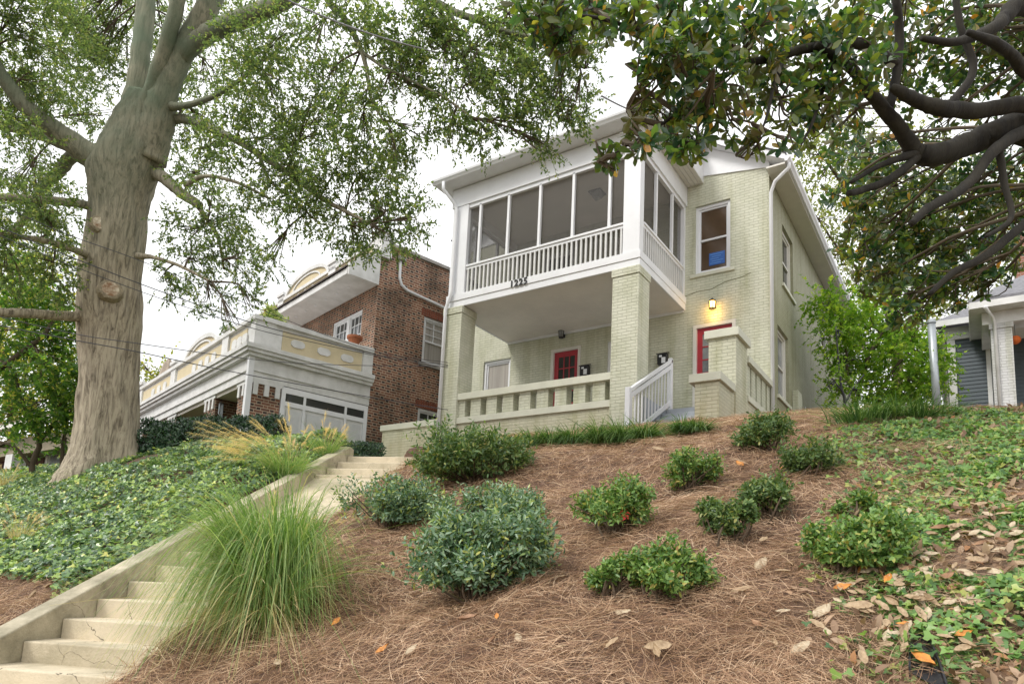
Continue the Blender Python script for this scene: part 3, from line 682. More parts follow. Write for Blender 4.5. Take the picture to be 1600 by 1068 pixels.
# boards of the soffit
sb = MB()
for k in range(4): sb.box(XP+.025+.1*k, XP+.115+.1*k, YF-.3, YW-.01, 9.788, 9.799)
sb.build('soffit_boards', M_TRIM, rf)
def gutter(p0, p1, side, parent):
    """ogee gutter along an eave; side = outward direction"""
    p0 = Vector(p0); p1 = Vector(p1); s = Vector(side)
    prof = [(0, 0), (.05, -.005), (.075, .03), (.105, .06), (.115, .10), (.115, .125), (.10, .125), (0, .125)]
    a = [p0+s*x+Vector((0, 0, z)) for x, z in prof]
    return MB().prism([tuple(q) for q in a], tuple(p1-p0)).build('gutter', M_WHITE, parent)
gutter((EX0-.03, EY-.003, 9.80), (EX1, EY-.003, 9.80), (0, -1, 0), rf)
# main gable roof
RX, RZ, SLP = -7.1, 12.02, .575
eR, eL = XR2+.42, XLB-.42
def rz(x): return RZ-(x-RX)*SLP if x > RX else RZ-(RX-x)*.36
YR0, YR1 = YW-.32, YB+.3
def slab(x0, x1):
    a = [(x0, YR0, rz(x0)), (x1, YR0, rz(x1)), (x1, YR0, rz(x1)-.14), (x0, YR0, rz(x0)-.14)]
    return a
mr_ = MB().prism(slab(RX, eR), (0, YR1-YR0, 0)).prism(slab(eL, RX-.001), (0, YR1-YR0, 0)).build('main_roof', M_WHITE, H)
up = lambda pts: [(x, y-.02, z+.143) for x, y, z in pts]
MB().prism([(RX, YR0-.03, RZ+.003), (eR+.02, YR0-.03, rz(eR+.02)+.003), (eR+.02, YR0-.03, rz(eR+.02)+.035), (RX, YR0-.03, RZ+.04)], (0, YR1-YR0+.06, 0)).prism([(RX-.001, YR0-.03, RZ+.003), (RX-.001, YR0-.03, RZ+.04), (eL-.02, YR0-.03, rz(eL-.02)+.035), (eL-.02, YR0-.03, rz(eL-.02)+.003)], (0, YR1-YR0+.06, 0)).build('shingles', M_NAVY, mr_)
MB().box(XR2+.004, eR-.01, YR0+.02, YR1, 9.52, 9.56).box(eL+.01, XLB-.004, YR0+.02, YR1, 9.72, 9.76).build('soffit', M_TRIM, mr_)
gutter((eR-.006, YR1, 9.56), (eR-.006, YR0-.02, 9.56), (1, 0, 0), mr_)
# white gable panel over the front wall
MB().add([(XP-.3, YW, 9.75), (XR2, YW, 9.75), (XP-.3, YW, 10.12)], [(0, 1, 2)]).build('gable_brick', M_SAGE, H)
MB().prism([(XLB, YW-.03, 9.70), (XP-.3, YW-.03, 10.08), (XR2+.01, YW-.03, 9.72), (XR2+.01, YW-.03, rz(XR2)-.15), (RX, YW-.03, RZ-.15), (XLB, YW-.03, rz(XLB)-.15)], (0, .12, 0)).build('gable_panel', M_WHITE, H)
# downspouts
d1 = MB().tube([(-10.62, EY-.05, 9.80), (-10.62, EY-.05, 9.62), (-10.50, YF-.12, 9.36), (-10.44, YF-.08, 9.2), (-10.44, YF-.08, 7.05), (-10.50, YF-.09, 6.82), (-10.57, YF-.10, 6.6), (-10.57, YF-.10, 3.0)], .045, 8).build('downspout', M_WHITE, H, smooth=True)
d2 = MB().tube([(eR+.06, YR0+.1, 9.56), (eR+.05, YR0+.12, 9.46), (XR2+.16, YR0+.18, 9.25), (XR2+.05, YW-.06, 9.05), (XR2+.05, YW-.06, 3.2)], .042, 8).build('downspout', M_WHITE, H, smooth=True)
# house number
fc = bpy.data.curves.new('house_number', 'FONT'); fc.body = '1225'; fc.size = .225; fc.extrude = .008; fc.offset = .004; fc.shear = .0; fc.space_character = 1.12
fc.materials.append(M_BLACK)
fo = bpy.data.objects.new('house_number', fc); COL.objects.link(fo)
fm_ = bpy.data.meshes.new_from_object(fo); bpy.data.objects.remove(fo); fo = bpy.data.objects.new('house_number', fm_); COL.objects.link(fo); fo.parent = H
fo.rotation_euler = (math.pi/2, 0, 0); fo.location = origin_of(H).inverted() @ Vector((-8.74, YF-.042, 6.80))
# small fittings on the side wall
mt = MB().box(XR2+.002, XR2+.14, 17.3, 17.75, 4.45, 5.0).build('meter_box', M_SAGE, H, bevel=.01)
MB().tube([(XR2+.05, 18.6, 4.5), (XR2+.05, 18.6, 4.9)], .03, 8).tube([(XR2+.03, 18.75, 4.75), (XR2+.2, 18.75, 4.75)], .11, 14).build('meter', M_GALV, H, smooth=False)
MB().tube([(XR2+.04, 17.5, 4.45), (XR2+.04, 17.5, 3.3)], .02, 6).tube([(XR2+.05, 18.6, 4.5), (XR2+.05, 18.6, 3.3)], .02, 6).build('conduit', M_BLACK, H)
# diagonal crack lines of mortar repair over the right door
cx = [(-5.55, 7.0), (-5.2, 7.06), (-4.9, 7.05), (-4.6, 7.16), (-4.2, 7.2), (-4.0, 7.26)]
cm = MB()
for (xa, za_), (xb, zb_) in zip(cx[:-1], cx[1:]): cm.bar((xa, YW-.001, za_), (xb, YW-.001, zb_), .006, .016)
cm.build('wall_crack', mat('crack', (.18, .18, .1), .9), H)

# ------------------------------------------------------------------ fittings on the house
def lantern(p, lit, label):
    x, y, z = p
    r = thing('wall_lantern', (x, y, z), label, 'lantern')
    MB().box(x-.05, x+.05, y-.02, y-.001, z-.07, z+.09).box(x-.012, x+.012, y-.14, y-.02, z+.07, z+.095).build('back_plate', M_BLACK, r)
    c = (x, y-.13, z-.1)
    MB().lathe(c, [(.085, .165), (.09, .18), (.03, .23), (.008, .26)], 6).lathe(c, [(.06, -.02), (.075, 0), (.07, .01)], 6).build('cap', M_BLACK, r)
    bars = MB()
    for k in range(6):
        t = math.pi*2*k/6; bars.bar((c[0]+.068*math.cos(t), c[1]+.068*math.sin(t), c[2]+.01), (c[0]+.08*math.cos(t), c[1]+.08*math.sin(t), c[2]+.168), .009, .009, (1, 0, 0))
    bars.build('cage', M_BLACK, r)
    if lit:
        gm = mat('lit_amber_glass', (.9, .5, .1), .3, emit=(1, .52, .10), estr=7)
        lg = bpy.data.lights.new('lamp_light', 'POINT'); lg.energy = 3.5; lg.color = (1, .58, .15); lg.shadow_soft_size = .06
        lo = bpy.data.objects.new('lamp_light', lg); COL.objects.link(lo); lo.parent = r; lo.location = (0, -.17, -.22)
    else: gm = M_GLASSM
    MB().lathe(c, [(.055, .012), (.066, .165)], 12).build('glass', gm, r)
lantern((-4.84, YW, 6.62), True, 'lit amber wall lantern glowing above the right red door')
lantern((-8.84, YW, 6.58), False, 'dark unlit wall lantern under the porch ceiling above the left red door')
def mailbox(x, z, label):
    r = thing('mailbox', (x, YW, z), label, 'mailbox', 'black mailboxes by the doors')
    MB().box(x-.12, x+.12, YW-.14, YW-.002, z-.14, z+.12).build('box', M_BLACK, r, bevel=.012)
    MB().prism([(x-.135, YW-.165, z+.10), (x-.135, YW-.002, z+.16), (x-.135, YW-.002, z+.18), (x-.135, YW-.17, z+.12)], (.27, 0, 0)).build('lid', M_BLACK, r)
    MB().box(x-.01, x+.09, YW-.144, YW-.141, z-.12, z+.02).box(x-.07, x+.0, YW-.145, YW-.1415, z+.03, z+.08).build('paper_notice', M_WHITE, r)
mailbox(-6.04, 5.50, 'black mailbox with a white notice on the wall above the stair handrail')
mailbox(-8.13, 5.50, 'black mailbox beside the left red door behind the parapet')
r = thing('ceiling_light', (-7.3, 13.9, 9.5), 'square glass ceiling light inside the screened upper porch', 'ceiling light')
MB().prism([(-7.46, 13.75, 9.52), (-7.14, 13.75, 9.52), (-7.14, 14.07, 9.52), (-7.46, 14.07, 9.52)], (0, 0, -.03)).build('base', M_BLACK, r)
MB().add([(-7.44, 13.77, 9.488), (-7.16, 13.77, 9.488), (-7.16, 14.05, 9.488), (-7.44, 14.05, 9.488), (-7.38, 13.83, 9.36), (-7.22, 13.83, 9.36), (-7.22, 13.99, 9.36), (-7.38, 13.99, 9.36)], [(0, 1, 5, 4), (1, 2, 6, 5), (2, 3, 7, 6), (3, 0, 4, 7), (4, 5, 6, 7)]).build('shade', M_GLASSM, r)

# ------------------------------------------------------------------ red brick neighbour, turned 14 degrees
NK = 1.15; NO = (-12.69*NK, 12.13*NK); NA = -math.radians(14)
NB = thing('brick_apartment_house', (NO[0], NO[1], 2.0), 'red brick house with a white columned porch, yellow parapet and arched roofline', 'house', rz=NA)
MB.frame = Matrix.Translation((NO[0], NO[1], 0)) @ Matrix.Rotation(NA, 4, 'Z') @ Matrix.Scale(NK, 4)
UW = (-2.35, -.72, 5.85, 7.12); SW1 = (1.5, 2.6, 5.86, 7.18); SW2 = (1.5, 2.6, 3.2, 4.6); SW3 = (6.5, 7.6, 5.86, 7.18)
FD = (-5.6, -3.4, 2.2, 4.3)
hole_wall(MB(), (0, 0), (1, 0), -10, 0, .5, 8.3, [UW, FD], .14, (0, 1)).build('front_wall', M_BRICK, NB)
hole_wall(MB(), (0, 0), (0, 1), 0, 9, .5, 8.74, [SW1, SW2, SW3], .14, (-1, 0)).build('side_wall', M_BRICK, NB)
MB().quad((-10, 9, .5), (-10, 0, .5), (-10, 0, 8.7), (-10, 9, 8.7)).quad((0, 9, .5), (-10, 9, .5), (-10, 9, 8.7), (0, 9, 8.7)).quad((-10, 0, 8.5), (0, 0, 8.5), (0, 9, 8.5), (-10, 9, 8.5)).build('rear_wall', M_BRICK, NB)
MB().box(-.25, .06, .1, 9.05, 8.742, 8.83).build('coping', M_COPING, NB)
wd = opening(NB, (0, 0), (1, 0), (0, 1), UW[0], (UW[0]+UW[1])/2+.02, UW[2], UW[3], 'w', grid=(3, 'all', 0, 4), sash=False, sill=False, inset=.08)
wd = opening(NB, (0, 0), (1, 0), (0, 1), (UW[0]+UW[1])/2+.021, UW[1], UW[2], UW[3], 'w', grid=(3, 'all', 0, 4), sash=False, sill=False, inset=.08)
for q in (SW1, SW2, SW3):
    o_ = opening(NB, (0, 0), (0, 1), (-1, 0), *q, 'w', grid=(3, 'top', 0, 3), glass=M_CURT if q != SW2 else M_GLASSD, sillm=M_COPING, inset=.08)
    lt = MB()
    for k in range(17): y = q[0]-.1+k*(q[1]-q[0]+.2)/17; lt.box(-.02, .008, y+.006, y+.068, q[3]+.01, q[3]+.21)
    lt.build('lintel', mat('soldier_brick', (.28, .09, .05), .85, .45, 7) if q == SW1 else bpy.data.materials['soldier_brick'], o_)
opening(NB, (0, 0), (1, 0), (0, 1), *FD, 'w', grid=(2, 'all', 0, 2), sash=False, sill=False)
# projecting pent eave with soffit lights
ev = MB().prism([(-9.9, -.90, 7.58), (-9.9, -.004, 7.58), (-9.9, -.004, 8.34), (-9.9, -.90, 7.74)], (9.88, 0, 0)).build('pent_eave', M_WHITE2, NB)
MB().prism([(-9.95, -.95, 7.745), (-9.95, -.004, 8.385), (-9.95, -.004, 8.42), (-9.95, -.95, 7.79)], (9.9, 0, 0)).build('slates', mat('brown_slate', (.10, .08, .07), .9, .5, 30, .9, 40), ev)
MB().prism([(-.02, -.88, 7.56), (-.02, -.004, 7.56), (-.02, -.004, 8.42), (-.02, -.20, 8.42), (-.02, -.88, 7.86)], (.06, 0, 0)).build('eave_end', M_WHITE2, ev)
for k in range(6):
    MB().lathe((-.75-k*.62, -.45, 7.565), [(.045, 0), (.045, .013)], 10).build('soffit_light', M_WHITE, ev)
# roof parapet: piers, panel, arched gable
def para_panel(mb, x0, x1, y0, y1, z0, z1): mb.box(x0, x1, y0, y1, z0, z1)
pp = MB().box(-10, -.25, .0, .22, 8.42, 8.80).build('roof_parapet', M_YEL, NB)
MB().box(-10.02, -.25, -.05, .27, 8.80, 8.90).box(-10, -.25, -.03, -.002, 8.42, 8.52).build('coping', M_WHITE2, pp)
for xa in (-.32, -2.85, -6.35): MB().box(xa, xa+.42, -.05, .28, 8.34, 9.0).box(xa-.04, xa+.46, -.09, .32, 9.0, 9.10).build('pier', M_WHITE2, pp)
def arch(mb, xc, half, z, rise, y0, y1, t):
    pts = []
    for k in range(17):
        a = math.pi*k/16; pts.append((xc-half*math.cos(a), z+rise*math.sin(a)))
    ins = [(xc-(half-t)*math.cos(math.pi*k/16), z+(rise-t)*math.sin(math.pi*k/16)) for k in range(17)]
    for k in range(16):
        q = [pts[k], pts[k+1], ins[k+1], ins[k]]
        mb.prism([(x, y0, zz) for x, zz in q], (0, y1-y0, 0))
    return ins
def arch_gable(parent, xc, half, z, rise, y0, y1):
    m_ = MB(); ins = arch(m_, xc, half, z, rise, y0, y1, .12); a_ = m_.build('arched_gable', M_WHITE2, parent)
    MB().prism([(x, y0+.05, zz) for x, zz in ins], (0, y1-y0-.08, 0)).build('infill', M_YEL, a_)
    m_ = MB(); arch(m_, xc, half*.62, z+.05, rise*.6, y0+.015, y0+.045, .05); m_.box(xc-half*.62, xc+half*.62, y0+.016, y0+.045, z+.02, z+.07).build('moulding', M_WHITE2, a_)
arch_gable(pp, -4.38, 1.5, 8.86, .55, -.04, .26)
for xc in (-3.9, -4.4, -4.9, -1.7, -1.2, -2.2): MB().lathe((xc, 0, 0), [(.001, 0)], 3) if False else MB().prism([(xc+.13*math.cos(t*math.pi/4+.39), -.02, 8.66+.09*math.sin(t*math.pi/4+.39)) for t in range(8)], (0, .03, 0)).build('medallion', M_WHITE2, pp)
# porch
PD = -3.02; PXL = -9.5
po = MB().box(PXL, .02, PD-.05, -.003, 4.32, 4.90).build('porch_entablature', M_WHITE2, NB)
MB().box(PXL-.16, .18, PD-.22, -.003, 4.90, 4.98).box(PXL-.10, .12, PD-.16, -.003, 4.82, 4.90).box(PXL-.03, .05, PD-.09, -.003, 4.50, 4.54).box(PXL-.2, .22, PD-.26, -.003, 4.98, 5.08).build('cornice', M_WHITE2, po)
MB().box(PXL+.05, -.05, PD+.02, -.05, 4.24, 4.318).build('porch_ceiling', M_CEIL, po)
MB().box(PXL, .0, PD, -.003, 1.0, 2.1).build('porch_base', M_BRICK, NB)
# side parapet wall with yellow panels
pa = MB().box(-.22, .0, PD, -.003, 5.08, 5.70).box(PXL, -.22, PD, PD+.22, 5.08, 5.70).build('porch_parapet', M_WHITE2, NB)
MB().box(-.001, .015, PD+.62, -.30, 5.14, 5.62).box(-1.55, -.5, PD-.015, PD-.001, 5.14, 5.62).box(-5.6, -2.05, PD-.015, PD-.001, 5.14, 5.62).box(-9.2, -6.2, PD-.015, PD-.001, 5.14, 5.62).build('panel', M_YEL, pa)
MB().box(-.28, .09, PD-.09, -.003, 5.70, 5.80).box(PXL-.05, -.28, PD-.09, PD+.28, 5.70, 5.80).build('coping', M_WHITE2, pa)
def octo(c, ax, w, h, d):
    a = [(w*.62, h), (w, h*.45), (w, -h*.45), (w*.62, -h), (-w*.62, -h), (-w, -h*.45), (-w, h*.45), (-w*.62, h)]
    if ax == 'y': return MB().prism([(c[0], c[1]+u, c[2]+v) for u, v in a], (d, 0, 0))
    return MB().prism([(c[0]+u, c[1], c[2]+v) for u, v in a], (0, -d, 0))
for y in (-2.02, -1.35, -.72): octo((.012, y, 5.38), 'y', .17, .09, .03).build('medallion', M_WHITE2, pa)
for x in (-.58, -.90, -1.22, -2.6, -3.1, -3.6, -4.1, -6.7, -7.3, -7.9): octo((x, PD-.012, 5.38), 'x', .15, .12, .03).build('medallion', M_WHITE2, pa)
for xa, zt in ((-2.0, 5.86), (-6.1, 5.86), (PXL, 5.86)):
    MB().box(xa, xa+.42, PD-.06, PD+.26, 5.08, zt).box(xa-.05, xa+.47, PD-.11, PD+.31, zt, zt+.09).build('pier', M_WHITE2, pa)
MB().box(-.24, .04, PD-.04, PD+.45, 5.08, 5.70).box(-.26, .05, -.28, -.003, 5.08, 5.83).build('pier', M_WHITE2, pa)
arch_gable(pa, -3.82, 1.35, 5.72, .52, PD-.03, PD+.2)
MB().lathe((-.9, PD+.5, 5.60), [(.14, 0), (.10, .1), (.17, .28), (.2, .3)], 12).build('urn', M_WHITE2, pa, smooth=True)
# columns
for xa in (-.74, -2.95, -6.0, -9.3):
    c_ = MB().box(xa, xa+.72, PD+.02, PD+.72, 1.0, 4.24).build('porch_column', M_BRICK, NB)
    MB().box(xa-.04, xa+.76, PD-.02, PD+.76, 4.24, 4.318).build('capital', M_WHITE2, c_)
    dn = MB()
    for f_ in (.04, .30, .56): dn.box(xa+f_, xa+f_+.11, PD-.02, PD+.018, 3.98, 4.238)
    if xa == -.74:
        for f_ in (.04, .30, .56): dn.box(-.022, .022, PD+f_+.02, PD+f_+.13, 3.98, 4.238)
    dn.build('dentil', M_WHITE2, c_)
MB().box(-.07, .055, PD-.10, PD+.02, 1.5, 4.9).build('corner_pipe', M_WHITE, NB)
# enclosed side bay: transoms over white panels
sb_ = MB().box(-.06, -.02, PD+.73, -.02, 2.0, 4.24).build('side_bay', M_WHITE2, NB)
MB().box(-.03, .02, PD+.73, PD+.83, 2.0, 4.30).box(-.03, .02, -.12, -.02, 2.0, 4.30).box(-.03, .018, PD+.83, -.12, 4.16, 4.30).box(-.03, .016, PD+.83, -.12, 3.86, 3.97).box(-.03, .02, PD+1.28, PD+1.34, 2.0, 4.18).box(-.03, .02, -.66, -.60, 2.0, 4.18).build('frame', M_WHITE, sb_)
tg = MB().box(-.02, -.005, PD+.83, PD+1.28, 3.97, 4.165).box(-.02, -.005, PD+1.34, -.66, 3.97, 4.165).box(-.02, -.005, -.60, -.12, 3.97, 4.165).build('transom_glass', M_GLASSD, sb_)
for (a, b) in ((PD+.88, PD+1.22), (PD+1.40, PD+1.78), (PD+1.86, -.72), (-.56, -.17)):
    MB().box(-.018, .004, a, b, 2.1, 3.78).build('panel', mat('panel_board', (.62, .63, .63), .6, .1, 6) if 'panel_board' not in bpy.data.materials else bpy.data.materials['panel_board'], sb_)
# rain pipe on the brick side
MB().tube([(.05, .58, 8.42), (.06, .58, 8.3), (.06, .59, 7.95), (.06, .66, 7.78), (.06, .85, 7.68), (.06, 1.5, 7.63), (.06, 3.2, 7.5), (.06, 3.4, 7.3), (.06, 3.4, 2.6)], .04, 8).build('rain_pipe', M_WHITE, NB, smooth=True)
MB().box(.0, .16, .48, .70, 8.42, 8.52).build('rain_head', M_COPING, NB)
MB.frame = None
def nw(x, y, z):
    v = Matrix.Rotation(NA, 4, 'Z') @ Vector((x*NK, y*NK, 0)); return (v.x+NO[0], v.y+NO[1], z*NK)
# pots, umbrella and chimes on the neighbour's porch
c = nw(-.14, -.47, 5.82)
r = thing('flower_pot', c, 'round terracotta pot standing on the porch parapet by the brick wall', 'flower pot')
MB().lathe(c, [(.12, 0), (.20, .20), (.23, .20), (.23, .27), (.19, .27), (.17, .2)], 18).build('pot', M_TERRA, r, smooth=False)
FLOWER_AT = nw(-.45, -2.45, 5.72)
r = thing('patio_umbrella', nw(-8.3, -2.6, 5.15), 'closed beige patio umbrella standing on the porch roof terrace', 'umbrella')
uc = nw(-8.3, -2.6, 5.15)
m_ = MB(); seg = 14
V = []; prof = [(.30, .35), (.27, .6), (.20, 1.0), (.13, 1.35), (.05, 1.5), (.01, 1.53)]
for rr, zz in [(a_*1.15, b_*1.15) for a_, b_ in prof]:
    for k in range(seg): q = rr*(1+.22*(k % 2)); V.append((uc[0]+q*math.cos(2*math.pi*k/seg), uc[1]+q*math.sin(2*math.pi*k/seg), uc[2]+zz))
m_.add(V, [(i*seg+k, i*seg+(k+1) % seg, (i+1)*seg+(k+1) % seg, (i+1)*seg+k) for i in range(5) for k in range(seg)])
m_.build('canopy', mat('beige_canvas', (.42, .35, .28), .9, .2, 6), r)
MB().tube([uc, (uc[0], uc[1], uc[2]+1.6)], .022, 8).build('pole', M_TRIM, r)
c = nw(-2.62, PD-.06, 4.2)
c = nw(-2.1, PD+.12, 4.24)
r = thing('wind_chime', c, 'wind chime of silver tubes hanging beside a porch column', 'wind chime')
MB().lathe((c[0], c[1], c[2]-.16), [(.07, 0), (.07, .02)], 12).tube([(c[0], c[1], c[2]-.15), (c[0], c[1], c[2]+.07)], .004, 5).build('disc', M_BLACK, r)
for k in range(5):
    t = k*1.256; MB().tube([(c[0]+.055*math.cos(t), c[1]+.055*math.sin(t), c[2]-.17), (c[0]+.055*math.cos(t), c[1]+.055*math.sin(t), c[2]-.55-.04*k)], .013, 6).build('tube', M_GALV, r)

# ------------------------------------------------------------------ grey clapboard house on the right
G = thing('grey_clapboard_house', (1.5, 20.5, 3.0), 'grey clapboard house with white brick porch pier and shingle roof on the right', 'house')
def clap(mb, x0, x1, y, z0, z1, e=.105, side=None):
    z = z0
    while z < z1-.01:
        zt = min(z+e, z1)
        if side is None: mb.add([(x0, y-.018, z), (x1, y-.018, z), (x1, y, zt), (x0, y, zt), (x0, y, z), (x1, y, z)], [(0, 1, 2, 3), (4, 5, 1, 0)])
        else: mb.add([(y-.018, x1, z), (y-.018, x0, z), (y, x0, zt), (y, x1, zt), (y, x1, z), (y, x0, z)], [(0, 1, 2, 3), (4, 5, 1, 0)])
        z = zt
    return mb
clap(MB(), -.25, 8, 21.5, 2.8, 7.12).build('front_siding', M_SIDING, G)
clap(MB(), 21.6, 32, -.40, 2.8, 7.12, side=1).build('side_siding', M_SIDING_L, G)
MB().quad((8, 21.52, 2.8), (8, 32, 2.8), (8, 32, 7.1), (8, 21.52, 7.1)).quad((8, 32, 2.8), (-.4, 32, 2.8), (-.4, 32, 7.1), (8, 32, 7.1)).build('rear_wall', M_SIDING, G)
MB().box(-.44, -.25, 21.42, 21.6, 2.8, 7.12).box(.42, .52, 21.43, 21.52, 2.8, 7.0).build('corner_board', M_WHITE2, G)
MB().box(-.5, 8, 21.40, 21.53, 7.12, 7.46).build('frieze', M_WHITE2, G)
MB().prism([(-.75, 21.05, 7.46), (8.3, 21.05, 7.46), (8.3, 26.5, 10.4), (2.2, 26.5, 10.4)], (0, 0, .10)).prism([(-.76, 21.1, 7.46), (2.19, 26.5, 10.4), (2.19, 28, 10.4), (-.76, 32.4, 7.46)], (0, 0, .10)).build('roof', M_SHING, G)
MB().box(-.78, 8.3, 21.0, 21.047, 7.40, 7.56).box(-.80, -.763, 21.047, 32.4, 7.40, 7.56).build('fascia', M_WHITE2, G)
# porch
MB().box(.2, 6, 19.6, 21.4, 2.6, 4.1).build('porch_base', M_LBRICK, G)
for xa in (.50, 4.2):
    q_ = MB().box(xa, xa+.42, 19.45, 19.95, 2.8, 6.72).build('porch_pier', M_LBRICK, G)
    MB().box(xa-.03, xa+.45, 19.42, 19.98, 6.60, 6.72).build('cap', M_LBRICK, q_)
MB().box(.34, 6, 19.42, 19.98, 6.722, 7.02).box(.34, .60, 19.98, 21.4, 6.722, 7.02).build('porch_beam', M_WHITE2, G)
pr_ = MB().box(.12, 6.3, 19.0, 21.35, 7.021, 7.05).box(.1, 6.3, 18.96, 19.0, 7.0, 7.16).box(.08, .117, 19.0, 21.35, 7.0, 7.16).build('porch_eave', M_WHITE2, G)
MB().prism([(.08, 18.98, 7.17), (6.3, 18.98, 7.17), (6.3, 21.4, 8.7), (1.75, 21.4, 8.7)], (0, 0, .07)).prism([(.08, 18.99, 7.17), (1.74, 21.4, 8.7), (1.74, 22.5, 8.7), (.08, 21.5, 7.17)], (0, 0, .07)).build('porch_roof', M_SHING, pr_)
MB().box(.6, 6, 19.99, 21.4, 6.9, 6.95).build('porch_ceiling', M_CEIL, G)
MB().tube([(.40, 18.93, 7.0), (.55, 19.3, 6.85), (.585, 19.40, 6.7), (.60, 19.40, 3.4)], .04, 8).build('downspout', M_WHITE2, G, smooth=True)
MB().tube([(-.7, 21.0, 7.35), (-.6, 21.05, 7.1), (-.5, 21.36, 7.0), (-.5, 21.38, 3.2)], .04, 8).build('downspout', M_TRIM, G, smooth=True)
MB().box(1.5, 2.5, 21.4, 21.47, 4.6, 6.5).build('window', M_WHITE2, G)
MB().box(1.6, 2.4, 21.385, 21.397, 4.7, 6.4).build('window_glass', M_GLASSD, G)
cp = MB().box(1.25, 2.2, 22.8, 23.7, 7.8, 10.4).build('chimney', M_BRICK2, G)
MB().tube([(.95, 19.7, 4.55), (4.2, 19.7, 4.55)], .03, 6).build('porch_rail', M_WHITE, G)
c = (.98, 19.7, 6.34)
r = thing('orange_ball_lantern', c, 'round orange pumpkin ball hanging under the white porch', 'lantern')
prof = [(.115*math.sin(t), -.105*math.cos(t)) for t in np.linspace(.1, math.pi-.1, 9)]
MB().lathe(c, prof, 18).build('ball', M_ORANGE, r, smooth=True)
MB().tube([(c[0], c[1], c[2]+.1), (c[0], c[1], 6.9)], .005, 5).build('string', M_BLACK, r)
p0 = at(1466, 650, 16.4); p1 = at(1455, 503, 16.4)
r = thing('steel_pipe_pole', tuple(p0), 'tall grey galvanised pipe standing at the corner of the grey house', 'pole')
MB().tube([tuple(p0-np.array([0, 0, .5])), tuple(p1)], .085, 12).build('pipe', M_GALV, r, smooth=True)
MB().lathe(tuple(p1), [(.1, -.03), (.1, .03), (.03, .08)], 12).build('cap', M_GALV, r)

# ------------------------------------------------------------------ bungalow far left, beyond the oak
BY = 8.7
def bxy(px, py, Y=BY): d = ray(px, py); return d*Y/d[1]
g0, g1 = bxy(-60, 683), bxy(112, 641)
B = thing('bungalow', (g1[0]-3, BY, 2.5), 'brown bungalow with a cream eave and pale window behind the trees at far left', 'house')
ze = float(g1[2]+g0[2])/2
bx0, bx1 = g0[0]-4, g1[0]
wz0 = bxy(45, 760)[2]; wx0, wx1 = bxy(20, 720)[0], bxy(72, 720)[0]; wzt = bxy(45, 690)[2]
hole_wall(MB(), (0, BY+.8), (1, 0), bx0, bx1, 1.0, ze-.5, [(wx0, wx1, wz0-.3, wzt)], .12, (0, 1)).build('wall', mat('brown_board', (.10, .045, .03), .8, .4, 5), B)
opening(B, (0, BY+.8), (1, 0), (0, 1), wx0, wx1, wz0-.3, wzt, 'w', glass=M_GLASSM, frame=M_TRIM, sash=True, fw=.16)
MB().box(bx0, bx1, BY+.3, BY+.79, ze-.85, ze-.35).build('beam', mat('faded_tan_paint', (.30, .26, .18), .8, .2, 3), B)
MB().box(bx0-.3, bx1+.3, BY-.15, BY+.1, ze-.14, ze).build('eave', M_TRIM, B)
MB().prism([(bx0-.3, BY-.1, ze), (bx0-.3, BY+1.6, ze+.8), (bx0-.3, BY+1.6, ze+.88), (bx0-.3, BY-.1, ze+.08)], (bx1-bx0+.6, 0, 0)).build('roof', mat('tan_shingles', (.20, .15, .10), .9, .4, 14), B)
cx_ = bxy(4, 700)[0]
MB().box(cx_-.25, cx_+.25, BY+.2, BY+.6, 1, ze-.85).build('porch_post', M_WHITE2, B)

# ------------------------------------------------------------------ the big oak
def smooth_path(pts, rad, sub=5, wob=.0):
    P = np.array(pts, float); n = len(P); out = []; rr = []
    R_ = np.array(rad, float)
    for i in range(n-1):
        p0 = P[max(i-1, 0)]; p1 = P[i]; p2 = P[i+1]; p3 = P[min(i+2, n-1)]
        for k in range(sub):
            t = k/sub
            out.append(.5*((2*p1)+(-p0+p2)*t+(2*p0-5*p1+4*p2-p3)*t*t+(-p0+3*p1-3*p2+p3)*t**3)); rr.append(R_[i]*(1-t)+R_[i+1]*t)
    out.append(P[-1]); rr.append(R_[-1]); out = np.array(out)
    if wob: out[1:-1] += rng.normal(size=out[1:-1].shape)*wob*np.array(rr)[1:-1, None]
    return out, rr
def traced(pts, sub=5, wob=.12):
    """(px, py, depth, radius px) -> world path and radii"""
    return smooth_path([at(p[0], p[1], p[2]) for p in pts], [p[3]*p[2]/FPX for p in pts], sub, wob)

